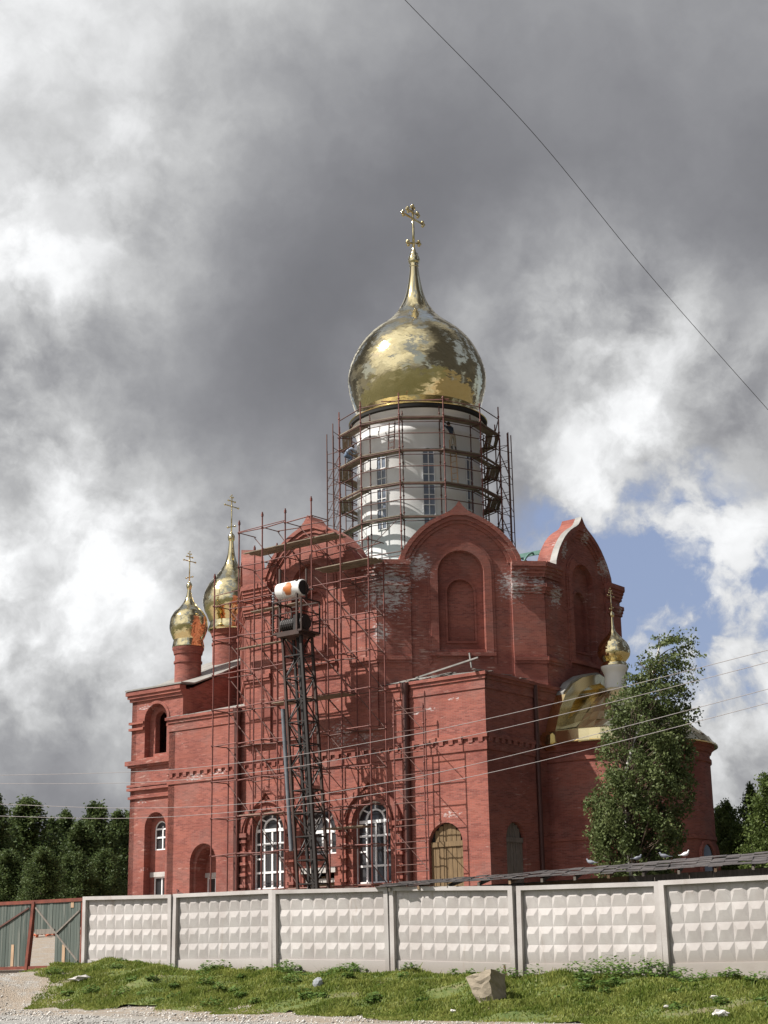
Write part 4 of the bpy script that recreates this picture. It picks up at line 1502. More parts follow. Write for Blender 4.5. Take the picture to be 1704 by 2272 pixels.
# ------------------------------------------------------------------ scaffolds
def fac_scaffold():
    root = empty('facade_scaffold', A0, -TH)
    tag(root, 'tall red painted tube scaffold covering the sunlit front of the brick church', 'scaffold')
    co, ci = -1.75, -0.55
    zb = 3.0
    lifts = [zb + 0.25 + 1.93 * k for k in range(12)]
    xs = [-16.7, -14.85, -13.08, -11.5, -9.52, -7.63, -5.8]
    tops = {-16.7: 22.4, -14.85: 25.5, -13.08: 25.4, -11.5: 25.4, -9.52: 25.5, -7.63: 23.2, -5.8: 22.9}
    rj = random.Random(5)

    def pole(a, c, z1, r=0.042, dz=0.0):
        mb = MB()
        la, lc = rj.uniform(-.06, .06), rj.uniform(-.03, .03)
        mb.tube([(a, c, zb - .6), (a + la, c + lc, z1)], r, 6)
        mb.lathe([(r * 1.7, z1 - .25), (r * 1.7, z1 - .1)], 6, (a + la, c + lc))
        for z in lifts:
            if z < z1:
                mb.ball((a + la * (z - zb) / (z1 - zb), c, z), r * 1.8, 6, 4)
        mb.build('standard', M['scaff'], root)
    for a in xs:
        pole(a, co, tops[a] + rj.uniform(-.3, .3))
        pole(a + .05, ci, tops[a] - 1.6 + rj.uniform(-.3, .3))
    for i in range(len(xs) - 1):
        a0, a1 = xs[i], xs[i + 1]
        zt = min(tops[a0], tops[a1])
        for k, z in enumerate(lifts):
            if z > zt - .3:
                continue
            for c in (co, ci):
                if c == ci and (i + k) % 4 == 0:
                    continue
                mb = MB()
                dz = rj.uniform(-.05, .05)
                mb.tube([(a0, c, z + dz), (a1, c, z - dz)], .033, 5)
                mb.build('ledger', M['scaff'] if c == co else M['scaff_dark'], root)
    for i, a in enumerate(xs):
        for z in lifts:
            if z < tops[a] - .3:
                mb = MB()
                mb.tube([(a, co - .1, z + .02), (a + .05, ci + .12, z + .02)], .03, 5)
                mb.build('transom', M['scaff_dark'], root)
    for i in range(len(xs) - 1):
        for k in range(len(lifts) - 1):
            if lifts[k + 1] < min(tops[xs[i]], tops[xs[i + 1]]) and (k > 3 or (i + k) % 3 == 0):
                mb = MB()
                mb.tube([(xs[i], ci + .06, lifts[k + 1]), (xs[i + 1], ci + .06, lifts[k])], .026, 5)
                mb.build('brace', M['scaff_dark'], root)
    # plank decks
    zt = lifts[11] - .75

    def deck(a0, a1, z, n, gaps=0, name='deck', c0=co + .05, c1=ci - .02, tilt=0.0):
        mb = MB()
        for j in range(n):
            if gaps and rj.random() < gaps:
                continue
            c = c0 + (j + .5) * (c1 - c0) / n
            e0, e1 = rj.uniform(-.25, .1), rj.uniform(-.1, .25)
            mb.bar((a0 + e0, c, z + .05 + rj.uniform(-.02, .02)), (a1 + e1, c, z + .05 + tilt + rj.uniform(-.02, .02)), (c1 - c0) / n * .9, .045)
        mb.build(name, M['wood_plank'], root)
    deck(-14.4, -8.2, 23.25, 5, .12)
    deck(-9.4, -5.6, 21.5, 5, .0)
    deck(-15.6, -10.0, 18.2, 3, .2)
    deck(-14.0, -10.6, 19.9, 2, .2)
    deck(-12.4, -7.6, 14.75, 1, .0)
    deck(-14.85, -11.5, 9.05, 2, .3)
    deck(-9.0, -6.6, 8.0, 1, .0)
    deck(-15.0, -6.0, 5.15, 1, .0)
    # guard rails of the top deck
    for (a0, a1, z, c) in ((-14.85, -11.5, 24.55, co), (-16.7, -14.85, 21.2, co), (-9.5, -5.8, 22.5, co)):
        mb = MB()
        mb.tube([(a0, c, z), (a1, c, z + .05)], .026, 5)
        mb.build('guard_rail', M['scaff'], root)
    # lower ladder-frame tower at the right end
    for (a, c, z1) in ((-4.5, -1.55, 14.2), (-5.2, -.6, 14.2), (-2.45, -1.55, 14.3), (-3.35, -.6, 13.9)):
        pole(a, c, z1, .036)
    for k in range(10):
        z = 3.5 + k * 1.09
        mb = MB()
        mb.tube([(-4.5, -1.55, z), (-2.45, -1.55, z)], .024, 5)
        mb.tube([(-5.2, -.6, z + .4), (-3.35, -.6, z + .4)], .022, 5)
        mb.build('ledger', M['scaff_dark'], root)
        if k % 2 == 0:
            mb = MB()
            mb.tube([(-4.45, -1.5, z + 1.9), (-2.5, -1.5, z)], .02, 5)
            mb.build('brace', M['scaff_dark'], root)


fac_scaffold()


def drum_scaffold():
    root = empty('drum_scaffold', chw(C0[0], C0[1], 21.5), -TH)
    tag(root, 'ring of scaffold tubes and plank decks around the white drum', 'scaffold')
    NN = 12
    RI, RM, RO = 4.12, 4.98, 5.62
    toward = atan2(-1, 0.62)                 # roughly the viewer's side in church coordinates
    az = [toward + radians(-8 + 360 / NN * k) for k in range(NN)]
    rj = random.Random(9)
    lv = [26.0, 28.0, 30.0, 32.0]

    def P(r, a, z):
        return Vector((r * cos(a), r * sin(a), z - 21.5))
    for k in range(NN):
        for (r, z0, z1, rad) in ((RM, 22.3, 33.3 + rj.uniform(-.2, .5), .042), (RI + .08, 22.6, 32.6 + rj.uniform(-.2, .3), .038)):
            mb = MB()
            mb.tube([P(r, az[k], z0), P(r, az[k], z1)], rad, 6)
            for z in np.arange(z0 + .8, z1, 1.0):
                mb.ball(P(r, az[k], z), rad * 1.8, 6, 4)
            mb.build('standard', M['scaff'] if r == RM else M['scaff_dark'], root)
    # outer props, on the flanks only
    for k in range(NN):
        d = (az[k] - toward + pi) % (2 * pi) - pi
        if abs(d) > radians(60):
            for da in (-.12, .14):
                mb = MB()
                z1 = 33.0 + rj.uniform(-1.4, .4)
                mb.tube([P(RO, az[k] + da, 22.0), P(RO, az[k] + da, z1)], .036, 6)
                mb.build('standard', M['scaff_dark'], root)
                mb = MB()
                for z in np.arange(23.0, z1 - .3, 1.0):
                    mb.tube([P(RO, az[k] + da, z), P(RM, az[k], z + .02)], .02, 5)
                for z in np.arange(23.2, z1 - 2.2, 2.0):
                    mb.tube([P(RO, az[k] + da, z), P(RM, az[k], z + 1.6)], .018, 5)
                mb.build('brace', M['scaff_dark'], root)
    for z in lv + [24.0]:
        for k in range(NN):
            a0, a1 = az[k], az[(k + 1) % NN]
            mb = MB()
            mb.tube([P(RM, a0, z - .1), P(RM, a1, z - .1)], .036, 5)
            mb.tube([P(RI + .08, a0, z - .1), P(RI + .08, a1, z - .1)], .024, 5)
            if z > 25:
                mb.tube([P(RM, a0, z + .95), P(RM, a1, z + .95)], .032, 5)
            mb.tube([P(RI + .08, a0, z - .12), P(RM + .1, a0, z - .12)], .036, 5)
            mb.build('ledger', M['scaff_dark'], root)
            if z < 25 and k % 3:
                continue
            dk = MB()
            for j in range(4):
                r = RI + .12 + (j + .5) * (RM - RI - .1) / 4
                if rj.random() < .16:
                    continue
                m_ = (a0 + a1) / 2
                ex = rj.uniform(.0, .14)
                p, q = P(r, a0, z + rj.uniform(-.02, .04)), P(r, a1, z + rj.uniform(-.02, .04))
                d = (q - p).normalized()
                dk.bar(p - d * ex, q + d * ex, .165, .055)
            dk.build('deck', M['wood_plank'], root)
    # a rail standing higher at the front top
    mb = MB()
    mb.tube([P(RM + .1, toward - .35, 33.0), P(RM + .1, toward + .45, 33.0)], .03, 6)
    mb.build('guard_rail', M['scaff'], root)
    for k in range(NN):
        if k % 2:
            mb = MB()
            mb.tube([P(RM, az[k], 24.0), P(RM, az[(k + 1) % NN], 26.0)], .02, 5)
            mb.build('brace', M['scaff_dark'], root)


drum_scaffold()


def make_ladder(name, base, top, w, mat, label):
    root = empty(name, base)
    tag(root, label, 'ladder')
    b, t_ = Vector((0, 0, 0)), Vector(top) - Vector(base)
    side = E1 * (w / 2)
    for s_ in (-1, 1):
        mb = MB()
        mb.bar(b + side * s_, t_ + side * s_, .05, .07)
        mb.build('rail', mat, root)
    n = int(t_.length / .32)
    for i in range(1, n):
        mb = MB()
        p = t_ * (i / n)
        mb.bar(p - side, p + side, .035)
        mb.build('rung', mat, root)


def drum_pt(deg, r, z):
    a = atan2(-1, 0.62) + radians(deg)
    return chw(C0[0] + r * cos(a), C0[1] + r * sin(a), z)


make_ladder('ladder', drum_pt(33, 4.35, 28.06), drum_pt(33, 4.2, 30.9), .42, M['bare_board'], 'pale wooden ladder between two decks, below the worker in beige trousers')
make_ladder('ladder', drum_pt(-17, 4.35, 30.06), drum_pt(-17, 4.1, 32.0), .42, M['scaff_dark'], 'short dark ladder against the white drum under the top deck')


# ------------------------------------------------------------------ hoist
def hoist():
    base = chw(-8.34, -3.0, 0)
    zg = 3.0
    root = empty('mast_hoist', (base.x, base.y, zg), -TH)
    tag(root, 'dark leaning lattice mast hoist with a white barrel on top, in front of the scaffold', 'hoist')
    Hm = 14.85
    lean = Vector((-1.18, 0, Hm)) / Hm

    def Q(x, y, z):
        return Vector((x, y, 0)) + lean * z
    hw = .62
    corners = ((-hw, -hw * .7), (hw, -hw * .7), (hw, hw * .7), (-hw, hw * .7))
    for i, (x, y) in enumerate(corners):
        mb = MB()
        mb.bar(Q(x, y, -.3), Q(x, y, Hm), .125 if i != 1 else .15)
        mb.build('mast_leg', M['hoist'] if i in (1, 3) else M['hoist_brown'], root)
    n = 13
    mb = MB()
    for k in range(n):
        z0, z1 = Hm * k / n, Hm * (k + 1) / n
        for i in range(4):
            p, q = corners[i], corners[(i + 1) % 4]
            mb.bar(Q(*p, z0), Q(*q, z0), .06)
            if (k + i) % 2:
                mb.bar(Q(*p, z0), Q(*q, z1), .05)
            else:
                mb.bar(Q(*q, z0), Q(*p, z1), .05)
    mb.build('lattice', M['hoist'], root)
    mb = MB()
    mb.bar(Q(.05, 0, 0), Q(.05, 0, Hm), .14)
    mb.build('guide_beam', M['hoist'], root)
    mb = MB()
    mb.tube([Q(-hw - .22, -.5, 3.9), Q(-hw - .22, -.5, 11.0)], .11, 10)
    mb.build('guide_pipe', M['grey_steel'], root, smooth=True, flat_angle=40)
    # base frame
    mb = MB()
    mb.box(-1.2, 1.2, -1.0, 1.0, -.4, -.1)
    mb.build('base_frame', M['hoist_brown'], root)
    top = Q(0, 0, Hm)
    # work platform
    mb = MB()
    mb.box(top.x - 1.05, top.x + .95, -.75, .75, Hm, Hm + .1)
    mb.box(top.x - .7, top.x + .8, -.8, .5, Hm - .16, Hm)
    mb.build('platform', M['hoist_brown'], root)
    # winch motor: ribbed cylinder and gearbox on the platform
    mb = MB()
    mb.tube([(top.x - .6, -.35, Hm + .48), (top.x + .3, -.35, Hm + .48)], .33, 16)
    for i in range(6):
        x = top.x - .5 + i * .14
        mb.tube([(x, -.35, Hm + .48), (x + .05, -.35, Hm + .48)], .36, 16)
    mb.box(top.x + .3, top.x + .75, -.65, .05, Hm + .1, Hm + .95)
    mb.tube([(top.x + .75, -.3, Hm + .5), (top.x + .9, -.3, Hm + .5)], .38, 16)
    mb.build('winch_motor', M['hoist'], root)
    # cage posts and rails
    mb = MB()
    ps = ((-1.02, -.72), (.92, -.72), (.92, .72), (-1.02, .72))
    for i, (x, y) in enumerate(ps):
        x2, y2 = ps[(i + 1) % 4]
        mb.bar((top.x + x, y, Hm), (top.x + x, y, Hm + 1.7), .07)
        mb.bar((top.x + x, y, Hm + 1.7), (top.x + x2, y2, Hm + 1.7), .075)
        mb.bar((top.x + x, y, Hm + 1.05), (top.x + x2, y2, Hm + 1.05), .05)
    mb.bar((top.x + .62, -.72, Hm), (top.x + .62, -.72, Hm + 2.7), .10)
    mb.bar((top.x - 1.0, -.2, Hm), (top.x - 1.0, -.2, Hm + 3.6), .11)
    mb.bar((top.x + .9, -.3, Hm + 1.7), (top.x + .9, -.3, Hm + 3.3), .08)
    mb.bar((top.x - 1.0, -.2, Hm + 2.1), (top.x + 1.3, -.2, Hm + 2.2), .07)
    mb.build('cage', M['hoist_brown'], root)
    # chain hanging at the left of the cage
    mb = MB()
    for i in range(14):
        mb.ball((top.x - 1.12 + .02 * (i % 2), -.6, Hm + .3 + i * .15), .075, 6, 4)
    mb.build('chain', M['grey_steel'], root)
    # white barrel lying across the head with an orange round patch
    m, t, b = new_mat('white_barrel')
    oc = obj_coord(t)
    d = t.v('LENGTH', t.v('MULTIPLY', t.v('SUBTRACT', oc, (top.x + .10, -.9, Hm + 2.3)), (1, 0, .85)))
    n_ = t.noise(oc, 5, 3, .6)
    t.put(b.inputs['Base Color'], t.mix(t.rng(t.m('ADD', d, t.m('MULTIPLY', t.m('SUBTRACT', n_, .5), .25)), .26, .34), (0.42, 0.13, 0.03), (0.74, 0.73, 0.71)))
    b.inputs['Roughness'].default_value = .45
    mb = MB()
    x0, x1 = top.x - .80, top.x + .86
    cy, cz, r = -.45, Hm + 2.3, .43
    rings = [(x0, r * .93), (x0 + .03, r), (x0 + .5, r), (x0 + .52, r * 1.03), (x0 + .56, r), (x1 - .56, r), (x1 - .52, r * 1.03), (x1 - .5, r), (x1 - .03, r), (x1, r * .93), (x1 - .04, r * .88)]
    vs = [(x, cy + rr * cos(2 * pi * k / 24), cz + rr * sin(2 * pi * k / 24)) for x, rr in rings for k in range(24)]
    fs = [(i * 24 + k, i * 24 + (k + 1) % 24, (i + 1) * 24 + (k + 1) % 24, (i + 1) * 24 + k) for i in range(len(rings) - 1) for k in range(24)]
    mb.add(vs, fs + [tuple(range(24)), tuple(range((len(rings) - 1) * 24, len(rings) * 24))])
    bo = mb.build('barrel', m, root, smooth=True, flat_angle=35)
    mb = MB()
    mb.tube([(x1 - .035, cy, cz), (x1 + .01, cy, cz)], r * .86, 20)
    mb.build('barrel_end', M['hoist'], bo)


hoist()


# ------------------------------------------------------------------ people
def person(name, loc, rz, J, cols, label, hair_mat):
    """J: joints {name: (x, y, z, r)}; cols: joint prefix -> material index. Skinned as one continuous body."""
    root = empty(name, loc, rz)
    tag(root, label, 'person')
    links = [('hips', 'waist'), ('waist', 'chest'), ('chest', 'neck'), ('neck', 'head'), ('head', 'crown'),
             ('chest', 'shl'), ('shl', 'ell'), ('ell', 'wrl'), ('wrl', 'hal'), ('chest', 'shr'), ('shr', 'elr'), ('elr', 'wrr'), ('wrr', 'har'),
             ('hips', 'hpl'), ('hpl', 'knl'), ('knl', 'anl'), ('anl', 'tol'), ('hips', 'hpr'), ('hpr', 'knr'), ('knr', 'anr'), ('anr', 'tor')]
    names = list(J)
    me = bpy.data.meshes.new('body')
    vs = [J[n][:3] for n in names]
    rad = [J[n][3] for n in names]
    ed = [(names.index(a), names.index(b)) for a, b in links]
    # five fingers from each hand
    for s_ in 'lr':
        h, w = Vector(J['ha' + s_][:3]), Vector(J['wr' + s_][:3])
        d = (h - w).normalized()
        side = d.cross(Vector((0.3, 1, 0.2))).normalized()
        hi = names.index('ha' + s_)
        for f in range(5):
            o = (f - 2) * .018
            L = (.055, .075, .085, .078, .06)[f]
            p1 = h + d * .03 + side * o * 1.4
            p2 = p1 + d * L * (.55 if f else .35) + side * (o * .3 - (.03 if f == 0 else 0))
            b0 = len(vs)
            vs += [tuple(p1), tuple(p2)]
            rad += [.011, .008]
            ed += [(hi, b0), (b0, b0 + 1)]
    me.from_pydata(vs, ed, [])
    ob = bpy.data.objects.new('body', me)
    COL.objects.link(ob)
    sk = ob.modifiers.new('skin', 'SKIN')
    for i, sv in enumerate(me.skin_vertices[0].data):
        sv.radius = (rad[i], rad[i])
        sv.use_root = i == names.index('hips')
    sub = ob.modifiers.new('sub', 'SUBSURF')
    sub.levels = sub.render_levels = 1
    dg = bpy.context.evaluated_depsgraph_get()
    nm = bpy.data.meshes.new_from_object(ob.evaluated_get(dg))
    bpy.data.objects.remove(ob)
    nm.name = 'body'
    for m in cols['mats']:
        nm.materials.append(m)
    jp = [(n, Vector(J[n][:3])) for n in names]
    key = cols['map']
    for p in nm.polygons:
        c = p.center
        n = min(jp, key=lambda q: (q[1] - c).length - J[q[0]][3] * .5)[0]
        p.material_index = key.get(n, key.get(n[:2], 0))
        p.use_smooth = True
    body = bpy.data.objects.new('body', nm)
    COL.objects.link(body)
    body.parent = root
    hd = Vector(J['head'][:3])
    mb = MB()
    mb.ball(hd + Vector((0, .02, .045)), .112, 12, 8, 1.05)
    mb.build('hair', hair_mat, root, smooth=True)
    mb = MB()
    # face: nose, eyes, mouth and ears on the front of the head (local -y)
    mb.ball(hd + Vector((0, -.115, -.01)), .018, 6, 4)
    for s_ in (-1, 1):
        mb.ball(hd + Vector((s_ * .04, -.098, .02)), .013, 6, 4)
        mb.ball(hd + Vector((s_ * .108, .0, .0)), .026, 6, 4)
    mb.build('face', M['skin'], root, smooth=True)


matw = [M['jacket'], M['trousers'], M['skin'], M['boot']]
mapw = {'hips': 1, 'waist': 0, 'chest': 0, 'neck': 2, 'head': 2, 'crown': 2, 'sh': 0, 'el': 0, 'wr': 0, 'ha': 2, 'hp': 1, 'kn': 1, 'an': 3, 'to': 3}
# standing at the drum, facing it, both arms reaching up to the left
wp = drum_pt(31, 4.55, 30.06)
fx = chw(C0[0], C0[1], 0) - wp
face_rz = atan2(fx.y, fx.x) + pi / 2          # local -y looks at the drum
J1 = dict(hips=(0.02, 0, .93, .15), waist=(0.06, -.03, 1.12, .135), chest=(0.12, -.08, 1.36, .15), neck=(0.17, -.12, 1.52, .06), head=(0.20, -.15, 1.63, .095), crown=(0.21, -.15, 1.72, .06),
          shl=(-.02, -.12, 1.45, .075), ell=(.10, -.32, 1.62, .05), wrl=(.24, -.42, 1.83, .036), hal=(.28, -.45, 1.92, .034),
          shr=(.30, -.10, 1.44, .075), elr=(.40, -.32, 1.60, .05), wrr=(.36, -.46, 1.82, .036), har=(.35, -.48, 1.91, .034),
          hpl=(-.09, 0, .88, .10), knl=(-.12, -.04, .48, .068), anl=(-.16, .02, .09, .045), tol=(-.17, -.13, .04, .038),
          hpr=(.11, 0, .88, .10), knr=(.12, -.06, .48, .068), anr=(.08, .02, .09, .045), tor=(.08, -.13, .04, .038))
person('person', wp, face_rz, J1, {'mats': matw, 'map': mapw}, 'worker in dark jacket and beige trousers reaching up on the drum scaffold', M['hair'])
matb = [M['bluelight'], M['blue'], M['skin'], M['boot']]
wp2 = drum_pt(-62, 4.6, 30.06)
fx = chw(C0[0], C0[1], 0) - wp2
J2 = dict(hips=(0, .16, .62, .15), waist=(0, .08, .78, .14), chest=(0, -.12, .98, .16), neck=(0, -.24, 1.08, .06), head=(0, -.33, 1.15, .095), crown=(0, -.37, 1.23, .06),
          shl=(-.19, -.16, 1.02, .075), ell=(-.24, -.36, .82, .05), wrl=(-.14, -.55, .76, .036), hal=(-.11, -.62, .76, .034),
          shr=(.19, -.16, 1.02, .075), elr=(.24, -.36, .82, .05), wrr=(.14, -.55, .80, .036), har=(.11, -.62, .81, .034),
          hpl=(-.11, .14, .58, .10), knl=(-.16, -.2, .45, .068), anl=(-.15, .05, .09, .045), tol=(-.15, -.11, .04, .038),
          hpr=(.11, .14, .58, .10), knr=(.16, -.2, .47, .068), anr=(.15, .05, .09, .045), tor=(.15, -.11, .04, .038))
person('person', wp2, atan2(fx.y, fx.x) + pi / 2, J2, {'mats': matb, 'map': mapw}, 'worker in pale blue shirt and blue overalls crouching at the left side of the drum', M['hair'])

# ------------------------------------------------------------------ fence, gate, shed
POST = [-12.44, -8.40, -4.26, 0.03, 4.14, 8.35, 12.5]
PTOP = [3.72, 3.645, 3.60, 3.515, 3.36, 3.315, 3.32]
PLAB = ['concrete fence panel at the gate end of the fence', 'second concrete fence panel from the green gate', 'concrete fence panel behind the half buried grey stone',
        'concrete fence panel darkened along its top by the overhanging shed eave', 'concrete fence panel under the shed eave, just right of the big boulder', 'concrete fence panel cut off by the right edge of the photo']


def fence_panel(i):
    u0, u1 = POST[i] + .025, POST[i + 1] - .025
    zt0, zt1 = PTOP[i], PTOP[i + 1]
    L = u1 - u0
    root = empty('fence_panel', world(u0, 0, 0), -TH)
    root.rotation_euler = (radians((.8, -.5, 1.1, .2, -.9, .6)[i]), radians((.15, -.2, .1, -.15, .2, 0)[i]), -TH + radians((.3, -.2, .25, -.3, .2, -.2)[i]))
    tag(root, PLAB[i], 'fence panel', 'concrete fence panels')
    Hh = 2.55

    def T(x, y, z):   # x along, y out (towards the road is -), z from the panel's foot
        return (x, y, z + zt0 + (zt1 - zt0) * x / L - Hh)

    def tbox(mb, x0, x1, y0, y1, z0, z1):
        vs = [T(x, y, z) for z in (z0, z1) for (x, y) in ((x0, y0), (x1, y0), (x1, y1), (x0, y1))]
        mb.add(vs, [(0, 3, 2, 1), (4, 5, 6, 7), (0, 1, 5, 4), (1, 2, 6, 5), (2, 3, 7, 6), (3, 0, 4, 7)])
    fb = MB()
    rw = .14
    tbox(fb, 0, rw, -.16, .06, 0, Hh)
    tbox(fb, L - rw, L, -.16, .06, 0, Hh)
    tbox(fb, rw, L - rw, -.16, .06, Hh - .11, Hh)
    fb.build('frame', CONC, root)
    pb = MB()
    nx, ny = 9, 4
    x0, x1, z0, z1 = rw, L - rw, .62, Hh - .11
    tbox(pb, rw, L - rw, -.02, .04, .0, Hh - .11)
    dx, dz = (x1 - x0) / nx, (z1 - z0) / ny
    for a in range(nx):
        for b in range(ny):
            xa, za = x0 + a * dx + .006, z0 + b * dz + .006
            xb, zb = xa + dx - .012, za + dz - .012
            ia, ib = xa + dx * .27, xb - dx * .27
            jr = za + (zb - za) * .60
            h = -.064
            vs = [T(xa, -.022, za), T(xb, -.022, za), T(xb, -.022, zb), T(xa, -.022, zb), T(ia, h, jr), T(ib, h, jr)]
            pb.add(vs, [(0, 1, 5, 4), (1, 2, 5), (2, 3, 4, 5), (3, 0, 4)])
    pb.build('relief_panel', CONC, root)
    bb = MB()
    tbox(bb, rw + .002, L - rw - .002, -.07, .05, 0, .60)
    bb.build('foot_beam', CONC, root)


for i in range(6):
    fence_panel(i)


def gate():
    root = empty('plank_gate', world(-15.05, 0.0, 0), -TH)
    tag(root, 'weathered green plank gate in a rusty red frame at the left end of the fence', 'gate')
    zt, zb = 3.66, 1.58
    m, t, b = new_mat('green_boards')
    oc = obj_coord(t)
    f = t.m('FLOOR', t.m('MULTIPLY', t.v('DOT_PRODUCT', oc, (1, 0, 0)), 7.0))
    wn = t.n.new('ShaderNodeTexWhiteNoise')
    wn.noise_dimensions = '1D'
    t.put(wn.inputs['W'], f)
    c = t.mix(wn.outputs['Value'], (0.05, 0.066, 0.056), (0.10, 0.118, 0.102))
    c = t.mix(t.m('MULTIPLY', t.rng(t.noise(t.v('MULTIPLY', oc, (9, 9, .7)), 1.0, 5, .65), .5, .7), .5), c, (0.24, 0.23, 0.20))
    t.put(b.inputs['Base Color'], c)
    b.inputs['Roughness'].default_value = .9
    for (x0, x1, hole, nm, lab) in ((-4.6, -.12, None, 'gate_leaf', 'wide leaf running out of the photo on the left'), (.12, 2.36, (.22, 1.02), 'gate_leaf', 'narrow leaf with a ragged hole low down')):
        lf = MB()
        n = int((x1 - x0) / .145)
        for i in range(n):
            a, b_ = x0 + (x1 - x0) * i / n, x0 + (x1 - x0) * (i + 1) / n
            y = -.03 + random.uniform(-.008, .008)
            z0 = zb + random.uniform(-.02, .03)
            if hole and a < hole[1] and b_ > hole[0]:
                lf.box(a + .006, b_ - .006, y, y + .025, 2.66, zt - .05)
                continue
            lf.box(a + .006, b_ - .006, y, y + .025, z0, zt - .05)
        leaf = lf.build(nm, m, root)
        leaf['label'] = lab
        br = MB()
        s_ = 1 if hole is None else -1
        br.bar((x0 + .05, -.05, zb + .15 if s_ > 0 else zt - .2), (x1 - .05, -.05, zt - .2 if s_ > 0 else zb + .15), .035, .05)
        if hole:
            br.bar((1.25, -.05, 2.62), (x1 - .02, -.05, 3.3), .035, .05)
            br.box(hole[0], hole[1] + .12, -.065, -.035, 2.60, 2.76)
        br.build('brace', M['scaff_dark'] if not hole else M['wood_old'], leaf)
        for (u, z0, z1) in (((-3.3, 1.6, 2.4), (-1.9, 1.6, 2.75), (-1.0, 1.6, 2.3)) if not hole else ((1.55, 1.6, 2.25), (1.9, 3.4, 3.58))):
            bb = MB()
            bb.box(u, u + .14, -.045, -.036, z0, z1)
            bb.build('bare_board', M['bare_board'], leaf)
    fr = MB()
    fr.bar((-4.8, -.02, zt), (2.50, -.02, zt - .02), .09, .11)
    fr.build('top_rail', M['gate_red'], root)
    fr = MB()
    fr.bar((-4.8, -.02, zb - .06), (2.0, -.02, zb - .02), .09, .10)
    fr.build('bottom_rail', M['gate_red'], root)
    fr = MB()
    fr.bar((-.17, -.03, zb - .1), (0.08, -.03, zt), .13, .13)
    fr.build('middle_post', M['gate_red'], root)
    fr = MB()
    fr.bar((2.44, -.0, zb - .1), (2.44, -.0, zt), .08, .08)
    fr.build('end_post', M['gate_red'], root)
    fr = MB()
    fr.box(-4.8, 2.3, .0, .06, 1.18, zb - .1)
    fr.build('sill_board', M['wood_old'], root)


gate()


def shed():
    root = empty('old_shed', world(6, 1.5, 1.2), -TH)
    tag(root, 'low dark shed with a ragged slate roof right behind the fence', 'shed')
    inv = root.matrix_basis.inverted() if False else None

    def L(p):   # world to the shed's frame
        d = Vector(p) - world(6, 1.5, 1.2)
        return Vector((d.dot(E1), d.dot(E2), d.z))

    def plane_pt(x, y, s):
        d = ray(x, y)
        t_ = ((P0 - EYE).dot(E2) + s) / d.dot(E2)
        return EYE + d * t_
    f0, f1 = L(plane_pt(838, 1969, -.32)), L(plane_pt(1800, 1911, .25))
    b0, b1 = L(plane_pt(868, 1961, 2.4)), L(plane_pt(1800, 1882, 3.4))
    f0.x -= .1
    # roof in overlapping courses of old slates
    rj = random.Random(3)
    mb = MB()
    nr, nc = 6, 34
    for r in range(nr):
        for c in range(nc):
            u0, u1 = c / nc, (c + 1) / nc
            v0, v1 = r / nr - (.05 if r else 0), (r + 1) / nr
            def S(u, v, dz):
                p = f0.lerp(f1, u).lerp(b0.lerp(b1, u), v)
                return p + Vector((0, 0, dz))
            j = rj.uniform(-.012, .03)
            e = rj.uniform(-.03, .015) if r == 0 else rj.uniform(-.02, .02)
            lift = .028
            vs = [S(u0, v0 + e, j + lift), S(u1, v0 + e, j + lift), S(u1, v1, j), S(u0, v1, j)]
            vs += [v - Vector((0, 0, .022)) for v in vs]
            mb.add(vs, [(0, 1, 2, 3), (7, 6, 5, 4), (0, 4, 5, 1), (1, 5, 6, 2), (2, 6, 7, 3), (3, 7, 4, 0)])
    mb.build('roof', SLATE, root)
    # rafters poking out under the eave
    for k in range(13):
        u = (k + .5) / 13
        p, q = f0.lerp(f1, u), b0.lerp(b1, u)
        d = (q - p)
        mb = MB()
        mb.bar(p + d * .01 - Vector((0, 0, .075)), q - Vector((0, 0, .075)), .06, .09)
        mb.build('rafter', M['bare_board'] if k % 3 == 1 else M['wood_old'], root)
    # dark board wall under the roof
    mb = MB()
    w0, w1 = f0.lerp(b0, .32), f1.lerp(b1, .18)
    n = 40
    for k in range(n):
        p, q = w0.lerp(w1, k / n), w0.lerp(w1, (k + 1) / n)
        d = rj.uniform(-.02, .02)
        mb.add([(p.x, p.y + d, 0), (q.x - .01, q.y + d, 0), (q.x - .01, q.y + d, q.z - .14), (p.x, p.y + d, p.z - .14), (p.x, p.y + d + .03, 0), (q.x - .01, q.y + d + .03, 0), (q.x - .01, q.y + d + .03, q.z - .14), (p.x, p.y + d + .03, p.z - .14)],
               [(0, 1, 2, 3), (7, 6, 5, 4), (0, 4, 5, 1), (1, 5, 6, 2), (2, 6, 7, 3), (3, 7, 4, 0)])
    mb.build('wall', M['wood_old'], root)
    mb = MB()
    p, q = w0.lerp(w1, .38), w0.lerp(w1, .62)
    mb.bar(p + Vector((0, -.07, -.28)), q + Vector((0, -.07, -.24)), .05, .2)
    mb.build('tie_beam', M['wood_new'], root)
    mb = MB()
    mb.box(w0.x, w1.x, 2.0, 2.05, 0, 2.4)
    mb.build('back_wall', M['wood_old'], root)
    return f0, f1, b0, b1


SF = shed()


def shed_pt(u, v):
    p = SF[0].lerp(SF[1], u).lerp(SF[2].lerp(SF[3], u), v)
    b = world(6, 1.5, 1.2)
    return b + E1 * p.x + E2 * p.y + Vector((0, 0, p.z + .03))


